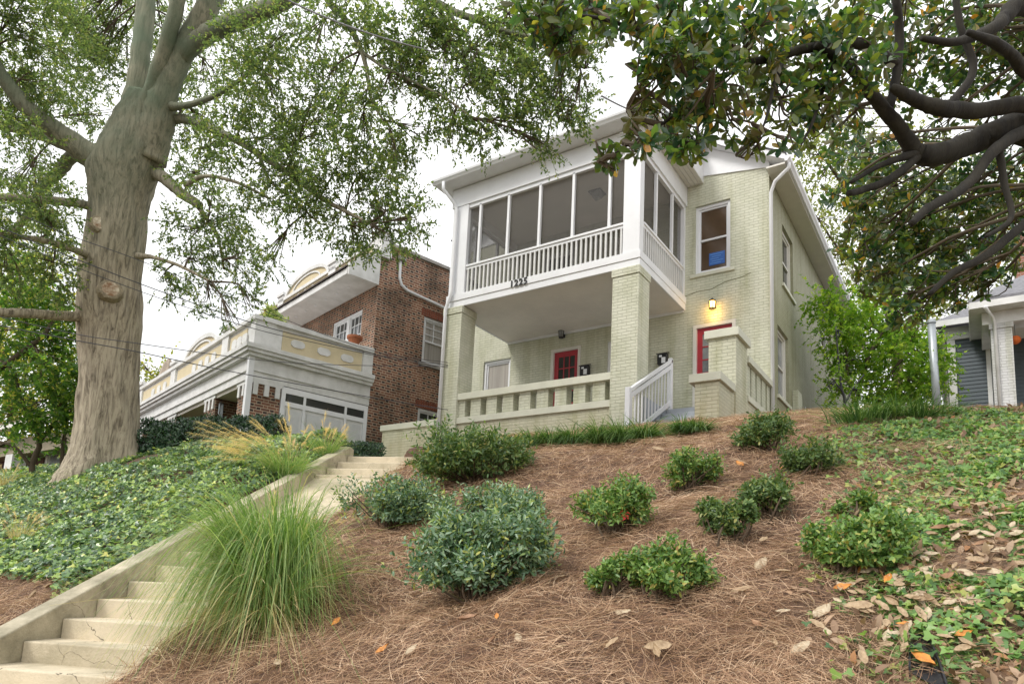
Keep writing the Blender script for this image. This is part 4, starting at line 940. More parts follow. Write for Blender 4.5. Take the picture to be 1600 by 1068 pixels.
def sprays(centres, radii, n_per, leaf, T, droop=.5, twig=.45, per=12, gap=.45, flat=.0, thr=None):
    """leafy twigs filling rough clumps; returns leaf mesh arrays and the twig starts/ends"""
    LV, LF, TW = [], [], []; off = 0
    for c, R_, n in zip(centres, radii, n_per):
        k = max(1, int(n/per)); q = unit(k*3)*(rng.random((k*3, 1))**(1/2.4))*R_; q[:, 2] *= (1-flat)
        s = c+q
        f = (vnoise(s[:, 0]+s[:, 2]*.7, s[:, 1]+s[:, 2]*.5, .38, 5)+vnoise(s[:, 0]-s[:, 2], s[:, 1]*1.1, .9, 6))*.5
        s = s[np.argsort(-f)[:int(k*3*(1-gap))]]
        s = s[rng.permutation(len(s))[:k]]; k = len(s)
        d = (s-c)/max(R_, .01)*.6+unit(k)*.55; d[:, 2] -= droop; d /= np.linalg.norm(d, axis=1, keepdims=True)
        Lt = twig*(.6+.8*rng.random(k))
        TW.append((s, s+d*Lt[:, None]))
        t = np.tile((np.arange(per)+.5)/per, k); base = np.repeat(s, per, 0); dd = np.repeat(d, per, 0); LL = np.repeat(Lt, per)
        P = base+dd*(t*LL)[:, None]; ld = dd*.7+unit(len(P))*.8; ld[:, 2] -= .15
        nn = unit(len(P))*.8; nn[:, 2] += 1.0
        V, F = scatter(T, P, ld, nn, leaf*(.7+.6*rng.random(len(P))))
        LV.append(V); LF.append(F+off); off += len(V)
    return np.concatenate(LV), np.concatenate(LF), TW
def twig_mesh(TW, w):
    a = np.concatenate([t[0] for t in TW]); b = np.concatenate([t[1] for t in TW]); d = b-a; L_ = np.linalg.norm(d, axis=1)
    return ribbons(a, d, L_, w, np.zeros_like(a), 1)

OD = 14.0
oc = at(165, 735, OD)
OAK = thing('oak_tree', tuple(oc), 'huge oak with a thick grey trunk and two sawn limb scars at left', 'tree')
rings = [(800, 150, 92), (775, 153, 76), (752, 156, 66), (735, 161, 58.5), (718, 163, 53), (700, 165, 49), (670, 168, 45.5), (630, 170, 43), (600, 171, 42), (568, 171, 41.5), (530, 170, 43), (501, 170, 46), (465, 172, 45), (434, 172, 44), (393, 177, 43), (360, 181, 42), (328, 185, 41), (300, 187, 44), (275, 190, 48), (245, 202, 46), (215, 210, 39), (190, 216, 33), (150, 224, 24)]
def trunk(rings, D, name, m, parent, seg=64, lobes=7, amp=.22):
    V = []; rr_ = random.Random(5); ph = [rr_.uniform(0, 6.28) for _ in range(lobes)]
    fine = []
    ys = np.array([r_[0] for r_ in rings]); 
    yy = np.arange(ys.max(), ys.min()-1, -4.0)
    cxs = np.interp(-yy, -ys, [r_[1] for r_ in rings]); hw = np.interp(-yy, -ys, [r_[2] for r_ in rings])
    for y, cx, w_ in zip(yy, cxs, hw):
        c = at(cx, y, D); R_ = w_*D/FPX; fl = max(0, (y-640)/100.0)
        for k in range(seg):
            t = 2*math.pi*k/seg
            lob = sum(math.cos(t*(i+3)+ph[i]) for i in range(3))/3
            n1 = float(vnoise(t*R_*2.2+3*math.sin(t), c[2]*.45, .22, 9))-.5; n2 = float(vnoise(math.cos(t)*2+5, c[2]+math.sin(t)*2, .5, 4))-.5
            n3 = float(vnoise(math.cos(t)*R_*9+50, math.sin(t)*R_*9+c[2]*.8, .5, 14))-.5
            q = R_*(1+amp*lob*min(fl, 1.2)*.8)+.035*n1+.06*n2+.035*n3
            V.append((c[0]+q*math.cos(t), c[1]+q*math.sin(t), c[2]))
    n = len(yy); F = [(i*seg+k, i*seg+(k+1) % seg, (i+1)*seg+(k+1) % seg, (i+1)*seg+k) for i in range(n-1) for k in range(seg)]
    F.append(tuple(range((n-1)*seg, n*seg)))
    return MB().add(V, F).build(name, m, parent, smooth=True)
trunk(rings, OD, 'trunk', M_OAK, OAK)
limbs = [
 [(190, 262, 14, 20), (150, 246, 13.9, 19), (112, 222, 13.7, 17), (85, 203, 13.5, 15), (52, 178, 13.2, 13), (26, 150, 13, 12), (3, 118, 12.8, 10), (-20, 80, 12.6, 9)],
 [(150, 250, 14.1, 16), (131, 240, 14.2, 12), (100, 225, 14.3, 10), (50, 205, 14.4, 9), (0, 195, 14.5, 8), (-30, 190, 14.5, 7)],
 [(175, 330, 14, 10), (137, 321, 13.7, 7), (100, 315, 13.2, 6.5), (50, 311, 12.7, 6), (0, 308, 12.2, 6), (-30, 305, 12, 5)],
 [(150, 262, 14.3, 12), (118, 242, 14.6, 10), (92, 268, 14.8, 9), (65, 295, 15, 8), (40, 340, 15, 6), (10, 370, 15, 5)],
 [(160, 405, 13.9, 9), (141, 400, 13.6, 6), (110, 388, 13, 5), (60, 374, 12.5, 4.5), (0, 366, 12, 4)],
 [(160, 498, 14, 12), (124, 495, 13.6, 8), (80, 492, 13.2, 7.5), (40, 489, 12.8, 7.5), (0, 488, 12.4, 7), (-30, 486, 12.2, 6)],
 [(207, 230, 14.1, 22), (203, 183, 14.2, 16), (213, 130, 14.3, 14), (221, 79, 14.4, 14), (226, 30, 14.5, 14), (229, -30, 14.6, 13)],
 [(228, 250, 14, 30), (244, 190, 13.9, 26), (260, 135, 13.8, 20), (286, 79, 13.7, 18), (312, 35, 13.6, 17), (340, -20, 13.5, 16), (362, -60, 13.5, 15)],
 [(226, 200, 13.9, 16), (238, 140, 13.7, 12), (255, 85, 13.5, 11), (272, 26, 13.3, 11), (288, -40, 13.2, 10)],
 [(284, 88, 13.7, 14), (318, 58, 13.5, 14), (354, 39, 13.3, 14), (390, 24, 13.1, 14), (419, 13, 12.9, 13), (459, -7, 12.7, 12), (500, -40, 12.5, 10)],
 [(205, 300, 14.2, 18), (228, 276, 14.1, 13), (245, 272, 14, 10), (263, 284, 13.8, 9), (282, 301, 13.6, 8), (302, 314, 13.4, 7), (313, 322, 13.3, 6)],
 [(305, 316, 13.4, 4.5), (322, 340, 13.3, 3.5), (338, 365, 13.1, 3), (345, 390, 13, 2), (350, 420, 12.9, 1.5)],
 [(215, 235, 14.2, 16), (245, 200, 14.1, 10), (275, 186, 14, 7.5), (305, 190, 13.7, 6.5), (341, 206, 13.3, 6), (375, 222, 12.9, 5.5), (406, 242, 12.7, 5), (450, 270, 12.5, 4.5), (500, 308, 12.2, 4), (540, 330, 12, 3), (580, 350, 11.8, 1.5)],
 [(250, 165, 13.9, 9), (290, 165, 13.6, 5), (335, 150, 13.3, 4), (375, 125, 13.1, 3.2), (410, 95, 12.9, 2)],
 [(406, 242, 12.7, 3), (420, 280, 12.5, 2.5), (455, 310, 12.4, 2), (500, 350, 12.2, 1.5)],
 [(490, -60, 12.4, 9), (512, 0, 12.2, 5.5), (539, 30, 12, 5), (563, 75, 11.8, 4), (572, 105, 11.7, 3.5), (576, 131, 11.6, 3), (582, 160, 11.5, 2.5), (599, 188, 11.4, 1.5)],
 [(563, 80, 11.8, 3), (600, 105, 11.5, 2.6), (640, 125, 11.3, 2.3), (690, 150, 11, 1.8), (740, 185, 10.8, 1.2)],
 [(560, -120, 12, 12), (640, -40, 11.7, 9), (677, 0, 11.5, 6.5), (711, 19, 11.4, 5.5), (750, 33, 11.2, 5), (790, 49, 11, 4), (840, 62, 10.9, 2.5), (890, 90, 10.8, 1.5)],
 [(700, 12, 11.4, 3.5), (715, 50, 11.3, 3), (725, 90, 11.2, 2.5), (735, 130, 11.1, 1.8)],
 [(290, 290, 13, 5), (320, 275, 12.8, 3), (370, 285, 12.6, 2.5), (420, 310, 12.4, 2)],
 [(215, 400, 13.7, 6), (240, 402, 13.4, 3), (280, 415, 13.1, 2.5), (330, 440, 12.8, 2)],
]
lm = MB(); pathpts = []
for L_ in limbs:
    P, R_ = traced(L_, 6, .035); seg = 18 if L_[0][3] > 12 else 9
    lm.tube([tuple(p) for p in P], R_, seg, True, .025); pathpts.append(P)
pathpts = np.concatenate(pathpts)
def ocl(circles, pathpts, mbt, r0=.022):
    cs, rs = [], []
    for (x, y, r_, d) in circles:
        c = at(x, y, d); R_ = r_*d/FPX
        i = np.argmin(np.linalg.norm(pathpts-c, axis=1)); q = pathpts[i]; mid = (q+c)/2+np.array([0, 0, .12*np.linalg.norm(c-q)])+rng.normal(size=3)*.08
        P, RR = smooth_path([q, mid, c], [r0, r0*.7, r0*.4], 4); mbt.tube([tuple(p) for p in P], RR, 5, False)
        for _ in range(7):
            e = c+unit(1)[0]*R_*.8; m2_ = (c+e)/2+rng.normal(size=3)*.05; P, RR = smooth_path([mid, m2_, e], [r0*.5, r0*.35, r0*.15], 3); mbt.tube([tuple(p) for p in P], RR, 4, False)
        cs.append(c); rs.append(R_)
    return cs, rs
oak_c = [(150, 180, 50, 16.2), (175, 100, 55, 16.6), (250, 40, 55, 16.5), (262, 190, 36, 16), (60, 110, 60, 14.8), (20, 290, 50, 13.6), (130, 30, 55, 16.4), (300, 90, 45, 16), (15, 180, 50, 13.6), (210, 20, 50, 16.8), (320, 190, 45, 14.6), (360, 340, 40, 13.4), (430, 210, 50, 13.4), (520, 180, 44, 12.8), (570, 220, 44, 12.4), (590, 270, 40, 12.2), (60, 60, 85, 13), (20, 20, 60, 12.5), (110, 20, 60, 15.6), (140, 80, 55, 15.8), (40, 240, 50, 12.6), (95, 150, 50, 15), (60, 330, 60, 12.3), (80, 300, 45, 14.6), (20, 400, 60, 12.3), (70, 425, 45, 12.8), (90, 355, 36, 14.6), (160, 40, 50, 15.8), (30, 130, 50, 13),
 (340, 120, 56, 14.6), (380, 90, 60, 12.8), (430, 60, 60, 12.5), (430, 140, 62, 12.5), (490, 60, 60, 12.2), (480, 190, 60, 12.2), (390, 190, 50, 12.8), (340, 230, 50, 13), (400, 260, 60, 12.6), (470, 260, 62, 12.2), (530, 250, 55, 12), (330, 330, 52, 12.8), (450, 320, 52, 12.3), (530, 320, 58, 12), (590, 320, 52, 11.8), (600, 360, 45, 11.8), (560, 370, 36, 12), (640, 340, 34, 11.6), (300, 400, 45, 13), (370, 400, 48, 12.6), (425, 400, 26, 12.4), (330, 460, 30, 12.8), (285, 360, 36, 13.4), (310, 270, 40, 13.6), (260, 440, 26, 13.2), (390, 470, 22, 12.5), (360, 500, 14, 12.5),
 (540, 20, 50, 12), (600, 60, 50, 11.6), (610, 140, 48, 11.4), (640, 200, 44, 11.3), (650, 50, 55, 11.5), (690, 90, 55, 11.3), (720, 150, 50, 11.2), (750, 70, 60, 11), (790, 120, 55, 10.9), (840, 70, 60, 10.8), (880, 120, 50, 10.7), (800, 190, 42, 10.9), (860, 180, 40, 10.7), (900, 160, 36, 10.6), (760, 210, 30, 11), (690, 20, 50, 11.4), (800, 20, 60, 11), (880, 30, 50, 10.8), (620, 240, 30, 11.4), (560, 160, 34, 11.7), (640, 120, 40, 11.3), (700, 200, 32, 11.1), (850, 225, 20, 10.8), (510, 130, 34, 12), (920, 90, 30, 10.6), (262, 110, 34, 15.8), (290, 30, 40, 15.6), (350, 0, 50, 15)]
tw = MB()
cs, rs = ocl(oak_c, pathpts, tw)
nper = [int(1.55*(1.45 if q[0] < 330 else 1.1)*(q[2]**2)*3.14/8.2) for q in oak_c]
LV, LF, TW = sprays(cs, rs, nper, .064, T_dia(.5, .06), droop=.10, twig=.28, per=13, gap=.55)
M_OAKL = leafmat('oak_leaves', [(0, (.07, .11, .055)), (.45, (.12, .18, .075)), (.8, (.19, .25, .10)), (1, (.30, .30, .13))], rough=.5, trans=.5)
npmesh('crown', LV, LF, M_OAKL, OAK)
lo = lm.build('limbs', M_OAK, OAK, smooth=True)
tw.build('twigs', M_TWIG, OAK)
V, F = twig_mesh(TW, .008); npmesh('twiglets', V, F, M_TWIG, OAK)
# sawn scars
for (x, y, s_) in ((156, 349, 11.5), (173, 452, 14)):
    hwid = np.interp(-y, [-r_[0] for r_ in rings], [r_[2] for r_ in rings]); cc = at(x, y, OD-hwid*OD/FPX*.97); R_ = s_*OD/FPX
    dirv = -ray(x, y)/np.linalg.norm(ray(x, y)); dirv[2] = .1; dirv = dirv/np.linalg.norm(dirv)
    a = cc-dirv*.12; b = cc+dirv*.02
    sc_ = MB().tube([tuple(a), tuple(cc), tuple(b)], [R_*1.3, R_*1.12, R_*.95], 22, True, .05).build('limb_scar', M_CUTRIM, OAK)
    MB().tube([tuple(b-dirv*.01), tuple(b+dirv*.006)], [R_*.80]*2, 16, True, .08).build('sawn_wood', M_CUT, sc_)

# ------------------------------------------------------------------ the magnolia overhead on the right
MT = at(1830, 330, 6.9)
MAG = thing('magnolia_tree', (MT[0], MT[1], float(height(MT[0], MT[1]))), 'dark limbed magnolia with glossy brown backed leaves spreading overhead from the right', 'tree')
mlimbs = [
 [(1830, 330, 6.9, 40), (1700, 250, 6.8, 30), (1600, 201, 6.7, 24), (1560, 208, 6.6, 20), (1523, 220, 6.6, 18), (1490, 235, 6.5, 17), (1452, 243, 6.4, 16), (1429, 236, 6.4, 14), (1410, 208, 6.3, 11), (1387, 178, 6.2, 10.5), (1360, 145, 6.1, 9), (1335, 112, 6, 8), (1305, 90, 5.9, 7), (1275, 70, 5.8, 5)],
 [(1700, 180, 6.7, 16), (1600, 164, 6.4, 12), (1532, 173, 6.3, 12), (1495, 172, 6.2, 12), (1462, 168, 6.1, 12), (1435, 158, 6.1, 10), (1410, 145, 6, 9), (1392, 136, 6, 5)],
 [(1680, 190, 6.8, 14), (1600, 206, 6.5, 10), (1555, 234, 6.3, 9), (1523, 276, 6.2, 8), (1500, 297, 6.1, 7.5), (1480, 309, 6, 7.5), (1450, 325, 5.9, 7), (1424, 349, 5.8, 5)],
 [(1440, 240, 6.4, 8), (1410, 246, 6.3, 6), (1368, 262, 6.2, 4), (1330, 285, 6.1, 3)],
 [(1440, 240, 6.4, 7), (1391, 279, 6.2, 6), (1350, 296, 6.1, 5.5), (1326, 302, 6, 5)],
 [(1720, 40, 6.8, 18), (1600, 10, 6.4, 14), (1570, 28, 6.3, 11), (1555, 42, 6.2, 9), (1520, 58, 6.1, 7), (1485, 66, 6, 6), (1440, 60, 5.9, 4)],
 [(1640, 130, 6.2, 9), (1600, 112, 6, 9), (1588, 95, 5.9, 9), (1574, 80, 5.8, 8), (1556, 68, 5.7, 8), (1541, 61, 5.7, 7), (1510, 50, 5.7, 4)],
 [(1400, 100, 6.2, 8), (1360, 75, 6.1, 8), (1321, 66, 6, 7.5), (1270, 74, 5.9, 7.5), (1228, 84, 5.8, 7), (1195, 93, 5.7, 6.5), (1162, 98, 5.6, 5.5), (1115, 94, 5.5, 4.5), (1073, 89, 5.4, 3)],
 [(1680, 290, 6.9, 12), (1593, 356, 6.5, 7), (1560, 385, 6.4, 6.5), (1527, 407, 6.3, 6), (1490, 425, 6.2, 5), (1452, 459, 6.1, 3.5)],
 [(1387, 178, 6.2, 7), (1400, 120, 6.2, 7), (1405, 60, 6.2, 7), (1400, 0, 6.1, 6), (1390, -50, 6.1, 6)],
 [(1480, 170, 6.2, 7), (1520, 110, 6.3, 6), (1500, 40, 6.3, 5), (1490, -30, 6.3, 5)],
 [(1560, 230, 6.4, 6), (1570, 290, 6.3, 5), (1580, 340, 6.2, 4), (1540, 370, 6.1, 3)],
 [(1162, 98, 5.6, 4), (1120, 130, 5.4, 3), (1080, 160, 5.3, 2.5), (1040, 190, 5.2, 2.2), (1000, 215, 5.1, 1.8), (960, 240, 5.1, 1.2)],
 [(1120, 130, 5.4, 2.5), (1110, 170, 5.3, 2), (1090, 200, 5.2, 1.6), (1075, 225, 5.2, 1.2)],
 [(1228, 84, 5.8, 4), (1210, 130, 5.6, 3), (1200, 175, 5.5, 2.2), (1190, 205, 5.4, 1.5)],
 [(1321, 66, 6, 5), (1290, 130, 5.9, 3.5), (1270, 190, 5.8, 2.5), (1250, 230, 5.7, 1.5)],
 [(1073, 89, 5.4, 3), (1020, 60, 5.2, 3), (960, 35, 5.1, 3), (900, 25, 5, 2.5), (850, 40, 5, 2)],
 [(1162, 98, 5.6, 4), (1120, 40, 5.4, 4), (1090, -20, 5.3, 4)],
]
mm_ = MB(); mp = []
for L_ in mlimbs:
    P, R_ = traced(L_, 6, .05); mm_.tube([tuple(p) for p in P], R_, 14 if L_[0][3] > 12 else 8, True, .03); mp.append(P)
mp = np.concatenate(mp)
mm_.build('limbs', M_MAGB, MAG, smooth=True)
MB().tube([(MT[0]+.1, MT[1], float(height(MT[0], MT[1]))-.3), (MT[0]+.05, MT[1], 1.2), tuple(MT)], [.42, .33, .28], 16, True, .05).build('trunk', M_MAGB, MAG, smooth=True)
mag_c = [(840, 20, 45, 5, .9), (880, 50, 42, 5, .9), (930, 20, 46, 5.1, .9), (985, 35, 40, 5.1, .8), (1040, 30, 50, 5.3, 1), (1060, 90, 55, 5.3, 1), (1010, 120, 40, 5.2, .7), (1110, 60, 60, 5.5, 1.1), (1130, 130, 55, 5.5, 1), (1180, 30, 60, 5.6, 1.1), (1190, 100, 60, 5.7, 1.1), (1220, 160, 50, 5.7, .9), (1250, 60, 65, 5.9, 1.1), (1280, 130, 60, 5.9, 1), (1320, 30, 65, 6, 1), (1340, 100, 60, 6, .9), (1270, 200, 42, 5.8, .8), (1150, 190, 34, 5.4, .7), (1190, 215, 26, 5.4, .7), (1090, 180, 46, 5.3, 1), (1040, 190, 40, 5.2, 1), (1075, 225, 34, 5.2, 1), (1010, 225, 26, 5.1, .9), (985, 200, 22, 5.1, .7), (950, 240, 26, 5.1, .9), (1000, 160, 24, 5.2, .5), (1400, 30, 65, 6.1, .8), (1470, 30, 65, 6.2, .8), (1540, 40, 65, 6.3, .8), (1590, 60, 60, 6.3, .8), (1400, 110, 60, 6.3, .6), (1470, 110, 60, 6.4, .6), (1540, 120, 60, 6.5, .6), (1600, 120, 50, 6.5, .7),
 (1340, 180, 55, 6.3, .9), (1310, 240, 40, 6.2, .8), (1350, 260, 50, 6.2, .9), (1400, 290, 60, 6.5, 1), (1340, 320, 50, 6.3, .9), (1380, 370, 60, 6.4, 1.1), (1440, 330, 60, 6.5, 1), (1500, 300, 60, 6.6, .9), (1560, 290, 60, 6.7, .9), (1600, 300, 50, 6.7, .9), (1340, 390, 45, 6.3, 1), (1430, 410, 60, 6.3, 1.1), (1490, 400, 60, 6.4, 1.1), (1540, 400, 55, 6.4, 1), (1590, 360, 40, 6.5, .8), (1370, 440, 40, 6.2, .9), (1420, 460, 45, 6.1, 1), (1480, 450, 42, 6.2, 1), (1400, 500, 24, 6.1, .7), (1540, 450, 28, 6.2, .7), (1450, 200, 50, 6.6, .5), (1520, 230, 45, 6.6, .5), (1580, 230, 45, 6.7, .6), (1230, 220, 20, 5.7, .5), (1300, 300, 20, 6.1, .5), (1600, 10, 60, 6.2, .8)]
mt_ = MB(); P_, D_, N_ = [], [], []
for (x, y, r_, d, w_) in mag_c:
    if x > 1380 and y <= 225: w_ *= 2.1; d += 1.6
    if y > 225 and x > 1250: w_ = w_*((d+2.0)/d)**1.7; d += 2.0
    d = d+rng.normal()*.25; c = at(x, y, d); R_ = r_*d/FPX; q = mp[np.argmin(np.linalg.norm(mp-c, axis=1))]
    m0 = (q+c)/2+rng.normal(size=3)*.10+np.array([0, 0, .06]); bp_, br_ = smooth_path([q, m0, c], [.022, .016, .009], 5, .3); mt_.tube([tuple(p) for p in bp_], br_, 6, False)
    nt_ = max(3, int(w_*r_*r_/(78 if y > 230 or x < 1100 else 100)))
    for k in range(nt_):
        e = c+unit(1)[0]*R_*(rng.random()**.4)*np.array([1, 1.3, 1])
        if k < 9:
            q2 = bp_[rng.integers(len(bp_)//2, len(bp_))]; m1 = (q2+e)/2+rng.normal(size=3)*.06; P, RR = smooth_path([q2, m1, e], [.009, .007, .004], 3); mt_.tube([tuple(p) for p in P], RR, 5, False)
        ax = (e-c)/R_*.6+unit(1)[0]*.5+np.array([0, 0, .1]); ax /= np.linalg.norm(ax)
        m = rng.integers(6, 10); t = np.arange(m)*2.4+rng.random()*6; u_ = np.cross(ax, [0.3, .1, 1]); u_ /= np.linalg.norm(u_); v_ = np.cross(ax, u_)
        rad_ = np.cos(t)[:, None]*u_+np.sin(t)[:, None]*v_
        dd = rad_*.95+ax*(.25+.75*rng.random((m, 1)))+rng.normal(size=(m, 3))*.18; dd[:, 2] -= .12
        P_.append(e-ax*(rng.random((m, 1))*.09)); D_.append(dd); N_.append(ax-rad_*.25+rng.normal(size=(m, 3))*.25)
P_ = np.concatenate(P_); D_ = np.concatenate(D_); N_ = np.concatenate(N_)
LV, LF = scatter(T_obov(.44, .05, .08), P_, D_, N_, .075+.045*rng.random(len(P_)))
M_MAGLF = leafmat('magnolia_leaves', [(0, (.02, .06, .035)), (.4, (.05, .11, .045)), (.75, (.11, .18, .04)), (.95, (.22, .26, .045)), (.98, (.38, .26, .06)), (1, (.55, .24, .04))], under=(.15, .115, .035), rough=.16, trans=.45, spec=.9)
npmesh('crown', LV, LF, M_MAGLF, MAG, smooth=False)
mt_.build('twigs', M_TWIG, MAG)

# ------------------------------------------------------------------ other trees
def tree(name, label, base, circles, limbs_, leaf, T, m, per=10, dens=1.0, leafpx=None, group=None, twig=.4, droop=.25, gap=.45, bm=None, flat=0, r0=.02):
    t_ = thing(name, tuple(base), label, 'tree', group)
    mb_ = MB(); pp_ = []
    for L_ in limbs_:
        P, R_ = traced(L_, 5, .15); mb_.tube([tuple(p) for p in P], R_, 9, True, .05); pp_.append(P)
    pp_ = np.concatenate(pp_); tb_ = MB(); cs, rs = ocl(circles, pp_, tb_, r0)
    mb_.build('trunk', bm or M_TWIG, t_, smooth=True); tb_.build('twigs', bm or M_TWIG, t_)
    V_, F_ = T; 
    nper = [max(20, int(dens*3.14*q[2]**2/((leaf*FPX/q[3])**2*.22))) for q in circles]
    LV, LF, TW = sprays(cs, rs, nper, leaf, T, droop, twig, per, gap, flat)
    npmesh('crown', LV, LF, m, t_)
    return t_
M_MAPLE = leafmat('maple_leaves', [(0, (.09, .18, .025)), (.6, (.17, .30, .04)), (1, (.36, .44, .07))], trans=.55)
M_MAPLED = leafmat('shade_maple_leaves', [(0, (.045, .10, .025)), (.6, (.09, .18, .04)), (.9, (.18, .27, .05)), (1, (.42, .38, .08))], trans=.55)
M_YELL = leafmat('yellowing_leaves', [(0, (.13, .18, .04)), (.6, (.26, .28, .06)), (1, (.42, .36, .08))], trans=.5)
M_PALE = leafmat('pale_leaves', [(0, (.10, .13, .05)), (.6, (.2, .23, .10)), (1, (.32, .32, .14))], trans=.5)
def base_at(px, py, d): return at(px, py, d)
tree('japanese_maple', 'bright green maple growing between the pale house and the grey house', at(1350, 655, 17.5),
     [(1320, 480, 40, 17), (1350, 500, 45, 17.5), (1300, 520, 32, 17), (1390, 500, 40, 17.5), (1370, 550, 50, 17.5), (1330, 560, 35, 17.5), (1420, 560, 45, 17.5), (1400, 600, 45, 17.5), (1350, 610, 38, 17.5), (1440, 600, 32, 17), (1290, 470, 24, 17), (1430, 520, 30, 17.5), (1310, 600, 22, 17), (1380, 640, 30, 18), (1430, 635, 28, 18), (1450, 560, 25, 17.4)],
     [[(1343, 665, 17.5, 4), (1338, 630, 17.5, 3.4), (1348, 590, 17.5, 3), (1360, 550, 17.5, 2.5), (1385, 510, 17.5, 1.5)], [(1338, 630, 17.5, 2.6), (1325, 590, 17.5, 2.2), (1322, 540, 17.4, 1.8), (1310, 490, 17.2, 1)], [(1368, 665, 17.6, 3.5), (1372, 620, 17.6, 3), (1395, 580, 17.6, 2.5), (1425, 540, 17.5, 1.5)]],
     .085, T_ivy(), M_MAPLE, per=9, dens=1.25, twig=.5, droop=.1, flat=.35)
tree('slim_shrub_tree', 'thin dark stemmed sapling in front of the bright maple by the side wall', at(1318, 660, 15.5),
     [(1325, 560, 22, 15.5), (1300, 600, 14, 15.5), (1335, 610, 14, 15.5), (1310, 520, 16, 15.5)],
     [[(1316, 668, 15.5, 2.6), (1320, 630, 15.5, 2.2), (1314, 600, 15.5, 1.8), (1310, 560, 15.5, 1.4), (1306, 510, 15.5, 1)], [(1320, 630, 15.5, 1.8), (1334, 605, 15.5, 1.5), (1350, 585, 15.5, 1)], [(1316, 612, 15.5, 1.4), (1300, 590, 15.5, .8)]],
     .06, T_dia(.5), M_MAPLE, per=8, dens=.6, twig=.3, bm=M_BLACK)
tree('pale_tree', 'tall pale green tree rising behind the house beside the eave', at(1300, 640, 34),
     [(1280, 280, 50, 34), (1290, 340, 45, 34), (1265, 240, 40, 34), (1310, 400, 45, 34), (1340, 300, 50, 36), (1360, 420, 50, 36), (1400, 350, 60, 36), (1330, 460, 40, 35), (1420, 450, 50, 36), (1460, 380, 55, 36), (1480, 470, 45, 35), (1520, 430, 45, 36), (1540, 360, 50, 37), (1300, 230, 40, 34), (1350, 230, 50, 36), (1420, 260, 60, 37), (1500, 280, 60, 37), (1580, 320, 55, 37), (1580, 400, 45, 37), (1440, 520, 40, 34), (1390, 560, 60, 34), (1450, 600, 40, 34)],
     [[(1400, 680, 35, 9), (1400, 560, 35, 8), (1380, 450, 35, 6), (1340, 330, 35, 4), (1290, 250, 34, 2)], [(1400, 560, 35, 5), (1450, 450, 35.5, 4), (1500, 350, 36, 3), (1550, 320, 36, 2)], [(1380, 450, 35, 3), (1320, 400, 34.5, 2), (1270, 330, 34, 1)]],
     .20, T_dia(.55), M_PALE, per=9, dens=.85, twig=1.1, droop=.2, r0=.05)
tree('shade_maple', 'green leafy maple with spreading branches left of the oak trunk', at(60, 760, 16),
     [(30, 470, 50, 15.6), (90, 470, 40, 16), (30, 540, 52, 15.6), (90, 540, 45, 15.6), (30, 600, 45, 15.4), (90, 600, 48, 15.6), (60, 640, 38, 15.4), (115, 650, 28, 15.8), (10, 650, 30, 15.4), (110, 500, 30, 16), (70, 575, 40, 15), (130, 600, 25, 16), (100, 690, 22, 16), (20, 690, 18, 16), (20, 420, 40, 15.6)],
     [[(58, 775, 16, 5), (50, 730, 16, 4.5), (62, 690, 16, 4), (40, 640, 15.8, 3), (20, 580, 15.6, 2.5), (0, 560, 15.6, 2)], [(62, 690, 16, 3), (95, 640, 15.8, 2.5), (80, 590, 15.8, 2), (55, 540, 15.6, 1.5), (40, 500, 15.6, 1)], [(95, 760, 16, 3.5), (98, 700, 16, 2.5), (105, 650, 16, 2), (90, 600, 16, 1.5)], [(50, 730, 16, 3), (25, 700, 15.8, 2.5), (0, 690, 15.8, 2)], [(0, 575, 15.2, 4), (35, 550, 15.2, 4), (70, 520, 15.4, 3), (90, 490, 15.5, 2)]],
     .085, T_ivy(), M_MAPLED, per=9, dens=1.15, twig=.5, droop=.2, flat=.3)
tree('yellowing_tree', 'distant yellow green tree between the oak trunk and the yellow parapet', at(240, 640, 33),
     [(235, 600, 28, 33), (255, 580, 24, 33), (225, 570, 20, 33), (240, 630, 26, 33), (270, 610, 18, 33)],
     [[(240, 670, 33, 3), (240, 630, 33, 2.5), (238, 590, 33, 1.5)]], .18, T_dia(.6), M_YELL, per=8, dens=1.1, twig=.8, r0=.04)
tree('backdrop_tree', 'broad dark tree behind the far left bungalow', at(-40, 640, 34),
     [(-40, 560, 90, 34), (40, 600, 70, 34), (10, 660, 60, 34), (90, 660, 60, 34), (60, 430, 70, 35), (60, 520, 60, 35), (-20, 440, 80, 35), (110, 600, 45, 34)],
     [[(20, 760, 34, 8), (20, 640, 34, 7), (0, 540, 34, 5), (-20, 450, 34, 3)]], .2, T_dia(.6), M_YELL, per=9, dens=1.1, twig=1, r0=.05)

